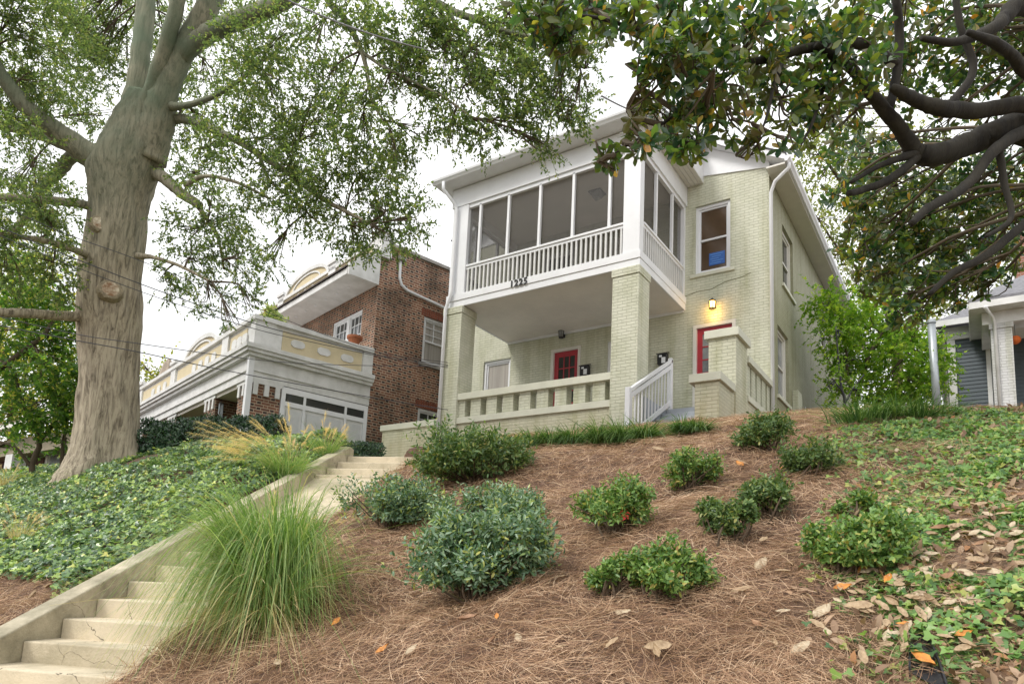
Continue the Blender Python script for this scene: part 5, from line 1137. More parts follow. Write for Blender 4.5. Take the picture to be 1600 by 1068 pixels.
# ------------------------------------------------------------------ shrubs
def bush_meshes(name, rx, ry, rz_, lumps, n, leaf, T, m, seed, open_=.25, per=6, up=.5):
    """leaf mesh and stem mesh of a lumpy shrub standing on its own origin"""
    g = np.random.default_rng(seed)
    lumps = int(lumps*1.5); a = g.random(lumps)*6.283; rr = np.sqrt(g.random(lumps))*.80; cz = .22+g.random(lumps)*.52*(1-.35*rr)
    C = np.stack([np.cos(a)*rr*rx, np.sin(a)*rr*ry, cz*rz_], 1); R_ = (.22+.17*g.random(lumps))*min(rx, rz_)
    k = int(n/per); li = g.integers(0, lumps, k); d = g.normal(size=(k, 3)); d[:, 2] = d[:, 2]*.9+.25; d /= np.linalg.norm(d, axis=1, keepdims=True)
    e = C[li]+d*R_[li][:, None]*(.5+.6*g.random((k, 1))**.5+.6*(g.random((k, 1))**7))*np.array([1.15, 1.15, 1.05])
    e[:, 2] = np.maximum(e[:, 2], .02+.05*g.random(k))
    ax = d+g.normal(size=(k, 3))*.3+np.array([0, 0, up]); ax /= np.linalg.norm(ax, axis=1, keepdims=True)
    t = np.tile(np.arange(per)*2.4, k)+np.repeat(g.random(k)*6, per); A = np.repeat(ax, per, 0)
    u = np.cross(A, [.31, .17, .93]); u /= np.linalg.norm(u, axis=1, keepdims=True); v = np.cross(A, u)
    rad = np.cos(t)[:, None]*u+np.sin(t)[:, None]*v
    pos = np.repeat(e, per, 0)-A*(np.tile(np.arange(per)/per, k)*leaf*2.6)[:, None]
    dd = rad+A*(.5+.5*g.random((k*per, 1)))+g.normal(size=(k*per, 3))*.2; nn = A-rad*.3+g.normal(size=(k*per, 3))*.3
    V, F = scatter(T, pos, dd, nn, leaf*(.7+.6*g.random(k*per)))
    sm = MB()
    for j in range(lumps):
        for _ in range(3):
            q = C[j]+g.normal(size=3)*R_[j]*.4; q[2] = max(q[2], .08); b_ = g.normal(size=3)*.05; b_[2] = -.06
            P, RR = smooth_path([b_, (q*.5+b_)*.9+np.array([0, 0, .02]), q], [.009, .007, .003], 3); sm.tube([tuple(p) for p in P], RR, 5, False)
    s0 = e[g.permutation(k)[:k//2]]; dl = s0-C[li][:len(s0)]*0; 
    return (V, F), sm
def place_bush(proto, px, py, wpx, hpx, label, group=None, rz=0.0, first=None, name='shrub', depth_r=None, ratio=.6):
    g_, d = on_ground(px, py); s_w = wpx*d/FPX/2; s_h = hpx*d/FPX
    # set the plant a little up the slope so that its near foliage ends at the given pixel
    pos = np.array([g_[0], g_[1]])+CF[:2]/np.linalg.norm(CF[:2])*s_w*ratio; z = float(height(pos[0], pos[1]))
    return pos, z, s_w, s_h, d
M_AZ = leafmat('azalea_leaves', [(0, (.06, .13, .035)), (.45, (.13, .24, .06)), (.85, (.24, .36, .10)), (.97, (.42, .38, .10)), (1, (.30, .15, .07))], rough=.35, trans=.25)
M_HOL = leafmat('blue_green_leaves', [(0, (.05, .11, .06)), (.45, (.13, .23, .12)), (.78, (.27, .37, .25)), (.88, (.27, .38, .10)), (1, (.5, .48, .14))], rough=.3, trans=.2, spec=.6)
M_COVER_ = leafmat('variegated_leaves', [(0, (.15, .25, .08)), (.6, (.35, .42, .15)), (1, (.55, .55, .3))], trans=.3)
M_DAZ = leafmat('dark_azalea_leaves', [(0, (.05, .10, .035)), (.5, (.10, .17, .055)), (.88, (.19, .27, .09)), (1, (.34, .32, .10))], rough=.35, trans=.25)
AZG = 'small shrubs planted in the pine straw'
M_STEM = mat('shrub_stem', (.10, .07, .045), .9)
protos = {}
def shrub(kind, px, py, w, h, label, seed, m, leaf, T, n, lumps, group=AZG, flower=False):
    g_, d = on_ground(px, py); rw = w*d/FPX/2; rh = h*d/FPX
    back = CF[:2]/np.linalg.norm(CF[:2])*rw*.55; pos = np.array([g_[0]+back[0], g_[1]+back[1]]); z = float(height(*pos))
    # height of the plant such that its top reaches the pixel row above
    dep = d+rw*.55; top = at(px, py-h*1.12, dep)[2]; rh = max(top-z, .25)
    (V, F), sm = bush_meshes(kind, rw, rw*.85, rh, lumps, n, leaf, T, m, seed)
    o = thing(kind, (pos[0], pos[1], z), label, 'shrub', group)
    me = npmesh('foliage', V, F, m, None, link=False); f = bpy.data.objects.new('foliage', me); COL.objects.link(f); f.parent = o
    sm.build('stems', M_STEM, o, world=False)
    if flower:
        i = 0
        c = V[np.argmin(np.abs(V[:, 0]-.0)+np.abs(V[:, 1]+rw*.8)+np.abs(V[:, 2]-rh*.55))]
        mf = mat('coral_petal', (.75, .06, .05), .5); fb = MB()
        a = np.array([CR[0]*.0-.0, 0, 0]); q = np.array([0, 0, 0.0])
        fp = at(975, 803, float(np.dot(pos-0, CF[:2])/1.0) if False else d+.05)-np.array([pos[0], pos[1], z])
        for k in range(7):
            t = k*.9; u = Vector((math.cos(t)*CR[0]+0, math.cos(t)*CR[1], math.sin(t))); c0 = Vector(fp)
            fb.add([c0, c0+u*.03+Vector((0, -.01, .01)), c0+u*.05, c0+Vector((math.cos(t+.7)*CR[0], math.cos(t+.7)*CR[1], math.sin(t+.7)))*.035], [(0, 1, 2, 3)])
        fb.build('blossom', mf, o, world=False, label='single coral red blossom')
    return o
O1 = T_oval(.42, .06, .05); O2 = T_oval(.34, .08, .05)
shrub('azalea_shrub', 972, 842, 140, 100, 'small azalea with a single coral red blossom', 1, M_AZ, .034, O1, 5200, 9, flower=True)
shrub('azalea_shrub', 1086, 775, 104, 80, 'small round azalea uphill and right of the coral blossom one', 2, M_AZ, .034, O1, 3600, 7)
shrub('azalea_shrub', 1052, 950, 146, 104, 'bright azalea nearest the bottom of the bank, right half of a close pair', 3, M_AZ, .032, O1, 5600, 9)
shrub('azalea_shrub', 958, 940, 78, 76, 'small sparse azalea touching the left side of its bigger neighbour', 4, M_AZ, .032, O1, 2200, 5)
shrub('azalea_shrub', 1140, 855, 104, 86, 'dark azalea mound, lower left half of a joined pair', 5, M_DAZ, .032, O1, 4000, 7)
shrub('azalea_shrub', 1212, 822, 112, 84, 'dark azalea mound, upper right half of a joined pair', 6, M_DAZ, .032, O1, 4200, 8)
shrub('azalea_shrub', 1198, 712, 116, 78, 'dark azalea directly below the stair piers of the pale house', 7, M_DAZ, .036, O1, 5000, 8)
shrub('azalea_shrub', 1280, 752, 112, 78, 'twiggy azalea among fallen leaves below the side of the house', 8, M_DAZ, .036, O1, 3200, 8)
shrub('azalea_shrub', 1352, 908, 160, 108, 'large azalea at the edge of the leaf litter beside the ivy', 9, M_AZ, .034, O1, 6800, 11)
shrub('azalea_shrub', 1345, 815, 60, 42, 'low azalea sprig between leaf litter and the large azalea', 10, M_AZ, .034, O1, 900, 4)
HG = 'large evergreen shrubs beside the stair'
shrub('evergreen_shrub', 745, 955, 236, 175, 'biggest blue green evergreen shrub in the middle of the bank', 11, M_HOL, .046, O2, 13500, 16, HG)
shrub('evergreen_shrub', 752, 845, 200, 88, 'blue green evergreen shrub just behind and above the biggest one', 12, M_HOL, .046, O2, 5200, 10, HG)
shrub('evergreen_shrub', 600, 838, 175, 92, 'low spreading evergreen shrub beside the top of the stair', 13, M_HOL, .046, O2, 5200, 10, HG)
shrub('evergreen_shrub', 735, 768, 225, 95, 'wide feathery evergreen shrub in front of the downspout', 14, M_DAZ, .055, O2, 9500, 20, HG)

# flowering plant on the neighbour's terrace corner
fo_ = thing('flowering_plant', FLOWER_AT, 'pale leafed plant with red blossoms on the corner of the terrace parapet', 'plant')
(V, F), sm = bush_meshes('p', .48, .4, .95, 8, 900, .13, O2, M_COVER_, 77)
me = npmesh('foliage', V, F, M_COVER_, None, link=False); f = bpy.data.objects.new('foliage', me); COL.objects.link(f); f.parent = fo_
sm.build('stems', M_STEM, fo_, world=False)
bl_ = MB()
for k in range(5):
    p_ = V[(k*1733+400) % len(V)]*np.array([1.1, 1.1, 1.08])
    bl_.lathe((p_[0], p_[1], p_[2]), [(.01, -.05), (.06, -.02), (.07, .02), (.02, .06)], 7)
bl_.build('blossom', mat('red_petal', (.6, .03, .04), .5), fo_, world=False, label='red blossoms')
# hedge in front of the neighbour's porch
def hedge(name, label, p0, p1, hz, wid, n, leaf, m, T, seed, cat='hedge'):
    g = np.random.default_rng(seed); p0 = np.array(p0, float); p1 = np.array(p1, float); d = p1-p0; L_ = np.linalg.norm(d[:2]); u = d/np.linalg.norm(d); v = np.array([-u[1], u[0], 0])
    o = thing(name, tuple((p0+p1)/2), label, cat)
    s = g.random(n)*L_/np.linalg.norm(d); a = g.random(n)*math.pi; t = g.random(n)
    rad = .82+.22*vnoise(s*L_, a*1.3, .3, seed)+.1*g.random(n)
    base = p0[None]+d[None]*s[:, None]
    # superellipse section
    ca, sa = np.cos(a), np.sin(a); q = (np.abs(ca)**3+np.abs(sa)**3)**(-1/3)
    P = base+v[None]*(ca*q*rad*wid)[:, None]; P[:, 2] = p0[2]+(p1[2]-p0[2])*s+sa*q*rad*hz*(.9+.2*vnoise(s*L_, s*0, .8, seed+1))
    nn = v[None]*ca[:, None]+np.array([0, 0, 1.])*sa[:, None]+g.normal(size=(n, 3))*.35; dd = g.normal(size=(n, 3)); dd[:, 2] += .3
    V, F = scatter(T, P, dd, nn, leaf*(.7+.6*g.random(n))); npmesh('foliage', V, F, m, o)
    core = MB(); sec = [(math.cos(x_)*wid*.72*(abs(math.cos(x_))**3+abs(math.sin(x_))**3)**(-1/3), math.sin(x_)*hz*.72*(abs(math.cos(x_))**3+abs(math.sin(x_))**3)**(-1/3)) for x_ in np.linspace(0, math.pi, 9)]  # solid near-black filler painting the shade inside the hedge, no real twigs
    core.prism([tuple(p0+v*a_+np.array([0, 0, b_])) for a_, b_ in sec], tuple(d)); core.build('shade_core', mat('hedge_core', (.02, .03, .012), 1, .5, 6) if 'hedge_core' not in bpy.data.materials else bpy.data.materials['hedge_core'], o)
    return o
M_HEDGE = leafmat('laurel_leaves', [(0, (.018, .045, .022)), (.6, (.035, .085, .04)), (1, (.08, .15, .06))], rough=.25, trans=.15, spec=.6)
a = at(222, 735, 14.6); b = at(440, 722, 14.9)
hedge('laurel_hedge', 'dense dark green hedge in front of the neighbour porch beside the oak', a, b, float(at(330, 670, 14.7)[2]-a[2]), .75, 15000, .075, M_HEDGE, T_dia(.45), 3)
a = at(430, 715, 14.4); b = at(592, 728, 15.2)
hedge('low_hedge', 'low dark hedge below the white side bay of the brick house', a, b, float(at(480, 690, 14.7)[2]-a[2]), .5, 7000, .07, M_HEDGE, T_dia(.45), 4)

# ------------------------------------------------------------------ grasses
M_GRASS = leafmat('green_blades', [(0, (.10, .19, .05)), (.5, (.19, .31, .09)), (.88, (.34, .44, .18)), (1, (.52, .46, .22))], rough=.4, trans=.35)
M_LIR = leafmat('liriope_blades', [(0, (.04, .10, .03)), (.6, (.10, .19, .05)), (1, (.22, .32, .09))], rough=.35, trans=.25)
M_PLUME = leafmat('tan_plumes', [(0, (.50, .36, .23)), (.5, (.68, .54, .38)), (1, (.80, .70, .55))], rough=.8, trans=.4)
M_DRY = leafmat('dry_blades', [(0, (.34, .30, .14)), (.5, (.52, .42, .22)), (1, (.62, .52, .34))], rough=.6, trans=.35)
def tuft(name, label, pos, n, L_, w, spread, m, group=None, up=1.0, bend=.7, cat='grass clump', rad=.05, seed=0, lean=(0, 0), partname='blades', pw=2.0):
    g = np.random.default_rng(seed+100); o = thing(name, tuple(pos), label, cat, group)
    a = g.random(n)*6.283; P = np.stack([np.cos(a)*rad*g.random(n), np.sin(a)*rad*g.random(n), np.full(n, -.02)], 1)
    D = np.stack([np.cos(a)*spread*g.random(n)+lean[0]*g.random(n), np.sin(a)*spread*g.random(n)+lean[1]*g.random(n), np.full(n, up)], 1); D /= np.linalg.norm(D, axis=1, keepdims=True)
    LL = L_*(.45+.6*g.random(n)); B = D*np.array([1, 1, 0])*.5; B[:, 2] = -bend*(.5+.9*g.random(n))
    V, F = ribbons(P, D, LL, w*(.6+.6*g.random(n)), B, 8, pw=pw)
    me = npmesh(partname, V, F, m, None, link=False); f = bpy.data.objects.new(partname, me); COL.objects.link(f); f.parent = o
    return o
gp, gd = on_ground(412, 975)
lx = -CR[0]*.55-CF[0]*.22; ly = -CR[1]*.55-CF[1]*.22
gp[:2] += CF[:2]*.10; gp[2] = height(gp[0], gp[1])
gr = tuft('fountain_grass', 'big green fountain of ornamental grass arching over the stair', gp, 3600, 1.98, .0088, .34, M_GRASS, up=1.1, bend=.84, rad=.24, seed=1, lean=(lx*.34, ly*.34), pw=2.6)
def extra_blades(o, n, L_, w, spread, m, name, seed, bend, pw=2.3, up=1.0, rad=.2):
    g = np.random.default_rng(seed); a = g.random(n)*6.283
    P = np.stack([np.cos(a)*rad*g.random(n), np.sin(a)*rad*g.random(n), np.full(n, -.02)], 1)
    D = np.stack([np.cos(a)*spread*(.2+g.random(n)), np.sin(a)*spread*(.2+g.random(n)), np.full(n, up)], 1)+g.normal(size=(n, 3))*.12; D /= np.linalg.norm(D, axis=1, keepdims=True)
    B = D*np.array([1, 1, 0])*.4+g.normal(size=(n, 3))*.15; B[:, 2] = -bend*(.4+1.1*g.random(n))
    V, F = ribbons(P, D, L_*(.3+.8*g.random(n)), w*(.5+.8*g.random(n)), B, 8, pw=pw)
    me = npmesh(name, V, F, m, None, link=False); f = bpy.data.objects.new(name, me); COL.objects.link(f); f.parent = o
extra_blades(gr, 420, 1.35, .008, .6, M_DRY, 'dead_blades', 3, .85)
extra_blades(gr, 500, .75, .008, 1.1, M_DRY, 'thatch', 4, .7, up=.6)
extra_blades(gr, 500, 1.5, .008, .8, M_GRASS, 'stray_blades', 6, .7)
g = np.random.default_rng(9)
def plume_part(o, base, n, L_, spread, lean, seed, plume_len=.28, hairs=90, m=M_PLUME):
    g = np.random.default_rng(seed); a = g.random(n)*6.283
    D = np.stack([np.cos(a)*spread*g.random(n)+lean[0], np.sin(a)*spread*g.random(n)+lean[1], np.full(n, 1.0)], 1); D /= np.linalg.norm(D, axis=1, keepdims=True)
    P = np.stack([np.cos(a)*.08, np.sin(a)*.08, np.zeros(n)], 1); LL = L_*(.7+.45*g.random(n)); B = D*np.array([1, 1, 0])*.35; B[:, 2] = -.22-.25*g.random(n)
    V, F = ribbons(P, D, LL, .006, B, 8); me = npmesh('stalks', V, F, M_DRY, None, link=False); f = bpy.data.objects.new('stalks', me); COL.objects.link(f); f.parent = o
    t = 1-g.random((n, hairs))*.30; C = P[:, None]+D[:, None]*(LL[:, None]*t)[..., None]+B[:, None]*(LL[:, None]*t**2)[..., None]
    C = C.reshape(-1, 3); tan = np.repeat(D+2*B*.9, hairs, 0); tan /= np.linalg.norm(tan, axis=1, keepdims=True)
    hd = tan*1.3+g.normal(size=C.shape)*.38; V, F = ribbons(C, hd, plume_len*(.4+.6*g.random(len(C)))*.6, .0026, np.tile([[0, 0, -.35]], (len(C), 1)), 3)
    me = npmesh('plumes', V, F, m, None, link=False); f = bpy.data.objects.new('plumes', me); COL.objects.link(f); f.parent = o
plume_part(gr, gp, 10, 1.35, .35, (lx*.15+CR[0]*.2, ly*.15+CR[1]*.2), 5, .18, 30)
pg, pd = on_ground(445, 748)
pg[2] = height(pg[0], pg[1])
pl = tuft('plume_grass', 'tan plumed ornamental grass left of the upper stair', pg, 900, 1.15, .008, .8, M_GRASS, up=1.0, bend=.7, rad=.2, seed=2)
plume_part(pl, pg, 64, 1.25, .85, (-CR[0]*.45, -CR[1]*.45), 7, .20, 130)
pg2, _ = on_ground(500, 738); pg2[:2] += CF[:2]*.25; pg2[2] = height(pg2[0], pg2[1])
pl2 = tuft('plume_grass', 'smaller upright tan plumed grass at the head of the stair', pg2, 500, .8, .008, .6, M_GRASS, up=1.0, bend=.5, rad=.14, seed=3)
plume_part(pl2, pg2, 20, .9, .35, (CR[0]*.05, CR[1]*.05), 8, .2, 90)
for i, (x, y, lab) in enumerate(((8, 762, 'tan dry grass tuft at the far left edge above the ivy'), (30, 850, 'tan dry grass tuft at the left edge within the ivy'))):
    q, _ = on_ground(x, y); t_ = tuft('dry_grass', lab, q, 160, .6, .006, .5, M_DRY, up=1, bend=.4, rad=.12, seed=20+i)
    plume_part(t_, q, 14, .75, .4, (0, 0), 30+i, .2, 50)
LG = 'liriope clumps along the foot of the porch wall'
for i, (x, y, s_, lab) in enumerate(((835, 702, .30, 'leftmost liriope clump at the foot of the porch wall'), (862, 700, .30, 'second liriope clump from the left along the porch wall'), (893, 698, .32, 'middle liriope clump along the porch wall'), (938, 697, .36, 'full liriope clump below the last slots of the parapet'), (972, 694, .34, 'liriope clump under the brick pillar'), (1005, 694, .36, 'liriope clump at the foot of the white handrail post'), (1068, 678, .34, 'dark liriope clump in front of the blue grey steps'), (1088, 678, .30, 'dark liriope clump against the low stair pier'))):
    q, _ = on_ground(x, y, 13.5); tuft('liriope_clump', lab, q+np.array([0, 0, .03]), 620, s_*(1.75 if x < 1020 else 1.15), .013, .9, M_LIR, LG, up=1, bend=.75, rad=.13, seed=40+i)
for i, (x, y) in enumerate(((120, 748), (90, 752), (255, 728), (290, 722), (330, 716), (375, 716))):
    q, _ = on_ground(x, y, 15); tuft('liriope_clump', ('grass clump at the left foot of the oak', 'outermost grass clump left of the oak foot', 'grass clump just right of the oak foot', 'second grass clump right of the oak, under the hedge', 'third grass clump right of the oak, under the hedge', 'grass clump under the right part of the hedge')[i], q, 300, .4, .010, 1.1, M_LIR if i != 0 else M_GRASS, 'grass clumps under the hedge and oak', up=1, bend=.7, rad=.2, seed=60+i)
for i, (x, y) in enumerate(((1345, 662), (1375, 660), (1405, 660), (1432, 658))):
    q, _ = on_ground(x, y, 16); tuft('liriope_clump', ('liriope clump nearest the side wall, below the maple', 'second liriope clump from the side wall, below the maple', 'third liriope clump from the side wall, below the maple', 'liriope clump below the maple nearest the grey house')[i], q, 350, .5, .012, 1.0, M_LIR, 'liriope clumps below the maple', up=1, bend=.6, rad=.35, seed=70+i)

# ------------------------------------------------------------------ ground cover, straw, litter
def bank_points(n, dmin, dmax, xlo, xhi, g, power=1.0):
    d = dmin+(dmax-dmin)*g.random(n)**power; px = xlo+(xhi-xlo)*g.random(n)
    r0 = CF[None, :2]+CR[None, :2]*((px-800)/FPX)[:, None]
    P = r0*d[:, None]; return P[:, 0], P[:, 1], d
def free(x, y):
    a, r = stair_coords(x, y); wx = np.interp(y, [7.0, 9.0, 11.0, 12.5], [-7.9, -9.3, -10.9, -11.5])
    ok = ~((r > -.22) & (r < SW+.15) & (a > -2) & (a < 6.3)) & ~((np.abs(x-wx) < .8) & (y > 7.9)) & ~((x > XL) & (x < XR2+.05) & (y > YF-.02)) & ~((x > -5.5) & (x < -3.5) & (y > 11.55))
    return ok
def slope_n(x, y):
    e = .15; gx_ = (height(x+e, y)-height(x-e, y))/(2*e); gy_ = (height(x, y+e)-height(x, y-e))/(2*e)
    n = np.stack([-gx_, -gy_, np.ones_like(gx_)], 1); return n/np.linalg.norm(n, axis=1, keepdims=True)
g = np.random.default_rng(21)
def litter_zone(x, y): # 0 = straw, 1 = leaf litter and ivy on the right
    return sstep(-.9, .3, x+.10*(y-3)+.5*(vnoise(x, y, .8, 3)-.5)*2)
# pine straw
x, y, d = bank_points(300000, 2.3, 14.5, -150, 1750, g, 1.15)
a_, r_ = stair_coords(x, y); k = free(x, y) & ((r_ > SW+.1) | (y < 3.6)) & (y < 14.5) & (g.random(len(x)) > litter_zone(x, y)*.75); x, y, d = x[k], y[k], d[k]
n = len(x); z = height(x, y); N_ = slope_n(x, y); th = 6.283*vnoise(x, y, .30, 8)+g.normal(size=n)*1.1
D = np.stack([np.cos(th), np.sin(th), np.zeros(n)], 1); D -= N_*(D*N_).sum(1)[:, None]; D += N_*(g.random(n)*.6-.12)[:, None]
P = np.stack([x, y, z+.002+(.015+.075*vnoise(x, y, .20, 12)**1.5)*g.random(n)**1.2], 1)
sdv = np.cross(D, N_+.8*g.normal(size=(n, 3)))
B = np.cross(D, N_)*g.normal(size=(n, 1))*.35-N_*.16
V, F = ribbons(P, D, .10+.10*g.random(n), (.0013+.00034*d)*(.7+.6*g.random(n)), B, 3, side=sdv)
M_STRAW = leafmat('pine_straw', [(0, (.15, .085, .05)), (.35, (.33, .20, .125)), (.75, (.50, .345, .225)), (1, (.68, .53, .38))], rough=.7, trans=.1, patch=(1.7, (.80, .73, .66), (1.28, 1.28, 1.28)))
o = npmesh('pine_straw', V, F, M_STRAW); tag(o, 'brown pine straw mulch covering the middle of the bank', 'pine straw', kind='stuff')
# ivy on the left bank
def cover(name, label, cat, n, dmin, dmax, xlo, xhi, ok, leaf, T, m, lift, thr, seed, sc=.5, stem=True):
    g = np.random.default_rng(seed); x, y, d = bank_points(n, dmin, dmax, xlo, xhi, g, 1.1); k = free(x, y) & ok(x, y)
    f = vnoise(x, y, sc, seed)*.6+vnoise(x, y, sc*.35, seed+1)*.4; k &= f > thr; x, y, f = x[k], y[k], f[k]; n = len(x)
    N_ = slope_n(x, y); z = height(x, y); hgt = lift*(.3+.9*vnoise(x, y, .22, seed+2))*np.minimum(1, (f-thr)*5+.15)
    P = np.stack([x, y, z], 1)+np.array([0, 0, 1.])*(hgt*(.35+.65*g.random(n)))[:, None]
    dd = g.normal(size=(n, 3)); dd[:, 2] *= .3; dd[:, 2] -= .25; dd -= CF[None]*.35; nn = N_*.8+g.normal(size=(n, 3))*.32-CF[None]*.25
    V, F = scatter(T, P, dd, nn, leaf*(.55+.75*g.random(n)))
    o = npmesh(name, V, F, m); return tag(o, label, cat, kind='stuff')
M_IVY = leafmat('ivy_leaves', [(0, (.04, .085, .05)), (.4, (.085, .16, .085)), (.72, (.17, .28, .10)), (.93, (.32, .44, .14)), (1, (.5, .48, .16))], rough=.3, trans=.18, spec=.6, patch=(1.4, (.95, 1.0, .85), (1.65, 1.5, 1.15)))
M_IVY2 = leafmat('ground_ivy_leaves', [(0, (.06, .13, .05)), (.4, (.14, .26, .08)), (.8, (.26, .42, .12)), (1, (.46, .46, .14))], rough=.35, trans=.3)
def left_ok(x, y):
    a, r = stair_coords(x, y); return (r < -.22-.12*vnoise(x, y, .5, 31)) & (y < 17) & (y > 2.75+.7*vnoise(x, y, .9, 33)) & ~((x+12.75)**2+(y-6.8)**2 < .25)
cover('ivy', 'glossy green ivy blanketing the bank left of the stair', 'ivy', 110000, 5.0, 22, -120, 640, left_ok, .066, T_ivy(), M_IVY, .15, .10, 41)
M_COVER = leafmat('cover_leaves', [(0, (.08, .15, .05)), (.5, (.18, .28, .08)), (.85, (.32, .40, .12)), (1, (.5, .40, .14))], trans=.3)
def top_ok(x, y): a, r = stair_coords(x, y); return left_ok(x, y) & (y > 6.2)
cover('mixed_ground_cover', 'light green leafy plants on the crest around the oak and plume grass', 'ground cover', 42000, 8.0, 22, -120, 700, top_ok, .065, T_oval(.6), M_COVER, .20, .38, 45, sc=.8)
def right_ok(x, y): return (g_rand(len(x)) < litter_zone(x, y)*1.2) & (x > -1.4) & (y > 2.2)
def g_rand(n): return np.random.default_rng(77).random(n)
cover('ground_ivy', 'bright patchy ivy and weeds on the right of the bank', 'ivy', 80000, 2.2, 14, 1150, 1750, lambda x, y: right_ok(x, y) & (x+.22*(y-2) > -.35) & (g_rand(len(x)+1)[1:] < .34+.35*sstep(.1, .9, x)+.78*sstep(3.3, 4.9, y+.8*(vnoise(x, y, .7, 63)-.5))), .045, T_ivy(), M_IVY2, .09, .30, 51, sc=.55)
def crest_ok(x, y): return (x > -4.6) & (x < 4) & (y > 9.2) & (y < 13.4) & (g_rand(len(x)) < .6)
cover('crest_weeds', 'low green weeds along the crest below the grey house', 'weeds', 14000, 8.5, 16, 1180, 1750, crest_ok, .055, T_oval(.5), M_COVER, .09, .42, 55, sc=.7)
# finer leaf litter that nobody could count
g = np.random.default_rng(61)
x, y, d = bank_points(16000, 2.3, 14, 1000, 1750, g, 1.2); k = free(x, y) & (g.random(len(x)) < litter_zone(x, y)*1.1) & (y < 14); x, y = x[k], y[k]; n = len(x)
P = np.stack([x, y, height(x, y)+.006+.03*g.random(n)], 1); nn = slope_n(x, y)+g.normal(size=(n, 3))*.35; dd = g.normal(size=(n, 3))
V, F = scatter(T_oval(.45, .12, .1), P, dd, nn, .03+.05*g.random(n))
M_LIT = leafmat('dry_leaf_litter', [(0, (.12, .07, .045)), (.4, (.28, .18, .115)), (.8, (.46, .34, .24)), (1, (.40, .19, .08))], rough=.7, trans=.15)
tag(npmesh('leaf_litter', V, F, M_LIT), 'brown fallen leaf litter under the ivy on the right', 'leaf litter', kind='stuff')
# single fallen magnolia leaves
def leaf_mesh(name, m, w, curl, seed):
    g = np.random.default_rng(seed); nu, nv = 9, 5; V = []
    for i in range(nu):
        t = i/(nu-1); ww = w*math.sin(math.pi*min(max(t, .0), 1)**.85)*.5
        for j in range(nv):
            s = (j/(nv-1)-.5)*2; V.append((t-.5, s*ww*(1+.10*math.sin(t*9+seed)), .2*curl*s*s*ww*4+curl*.5*(t-.5)**2+.02*math.sin(t*7+s*3+seed)+.016*g.normal()))
    F = [(i*nv+j, (i+1)*nv+j, (i+1)*nv+j+1, i*nv+j+1) for i in range(nu-1) for j in range(nv-1)]
    me = npmesh(name, V, F, m, None, True, link=False); return me
def dryleaf(name, c, c2): return mat(name, c, .6, scale=5, col2=c2, bump=.15, bscale=12)
M_TAN = dryleaf('tan_leaf', (.44, .325, .20), (.27, .18, .10)); M_PALEL = dryleaf('pale_leaf', (.56, .47, .33), (.36, .27, .17)); M_ORL = dryleaf('orange_leaf', (.62, .27, .05), (.42, .15, .03)); M_BRL = dryleaf('brown_leaf', (.34, .19, .10), (.2, .1, .05))
lk = [(leaf_mesh('fallen_leaf', M_TAN, .42, .5, 1), 'tan'), (leaf_mesh('fallen_leaf', M_PALEL, .46, -.4, 2), 'pale'), (leaf_mesh('fallen_leaf', M_BRL, .38, .9, 3), 'brown'), (leaf_mesh('fallen_leaf', M_TAN, .36, 1.3, 5), 'tan'), (leaf_mesh('fallen_leaf', M_ORL, .42, .5, 4), 'orange')]
def put_leaf(px, py, kind, s=.13, seed=0):
    gq = random.Random(seed*13+int(px)); q, d = on_ground(px, py, 14); N = slope_n(np.array([q[0]]), np.array([q[1]]))[0]
    o = bpy.data.objects.new('fallen_leaf', lk[kind][0]); COL.objects.link(o)
    zt = (Vector(N)+Vector((gq.uniform(-.35, .35), gq.uniform(-.5, .1), 0))).normalized(); o.rotation_mode = 'QUATERNION'
    o.rotation_quaternion = zt.to_track_quat('Z', 'Y') @ Vector((0, 0, 1)).rotation_difference(Vector((0, 0, 1))) @ Matrix.Rotation(gq.uniform(0, 6.28), 3, 'Z').to_quaternion()
    o.location = (q[0], q[1], float(height(q[0], q[1]))+(.06 if q[0] > -.6 else .045)); o.scale = (s, s, s)
    return o
solo = [(1156, 732, 4, .12, 'orange magnolia leaf lying uphill on the straw below the stair piers'), (596, 1027, 4, .10, 'bright orange leaf near the bottom edge below the fountain grass'), (524, 982, 4, .10, 'orange curled leaf just right of the fountain grass'), (1188, 892, 1, .14, 'big pale leaf on bare straw right of the azalea pair'), (1158, 937, 0, .12, 'tan leaf on the straw below the big pale leaf'), (1250, 1026, 1, .12, 'pale upright leaf near the bottom right of the straw'), (1027, 1027, 0, .14, 'large tan leaf near the bottom centre of the straw'), (972, 968, 1, .13, 'pale curled leaf below the small sparse azalea'), (876, 913, 0, .10, 'tan leaf right of the biggest evergreen shrub'), (809, 1008, 1, .09, 'small round pale leaf below the biggest evergreen shrub'), (1342, 970, 0, .15, 'large tan leaf left of the ivy near the bottom right'), (1285, 966, 1, .14, 'pale broad leaf next to the large tan one at bottom right'), (1443, 1052, 4, .14, 'orange brown leaf lying on the black edging'), (1028, 708, 0, .14, 'tan leaf standing at the foot of the handrail clump'), (75, 925, 3, .16, 'reddish tan leaf on bare soil at lower left beside the stair'), (52, 938, 3, .16, 'second tan leaf on bare soil at lower left'), (956, 1020, 0, .10, 'tan leaf between the two bottom centre leaves'), (640, 1028, 1, .09, 'pale curled leaf at the bottom, right of the orange leaf'), (432, 1045, 1, .11, 'pale leaf at the bottom beside the stair kerb'), (732, 980, 2, .13, 'folded brown leaf under the biggest evergreen shrub')]
for i, (x_, y_, k_, s_, lab) in enumerate(solo): tag(put_leaf(x_, y_, k_, s_, i), lab, 'fallen leaf', 'fallen magnolia leaves')
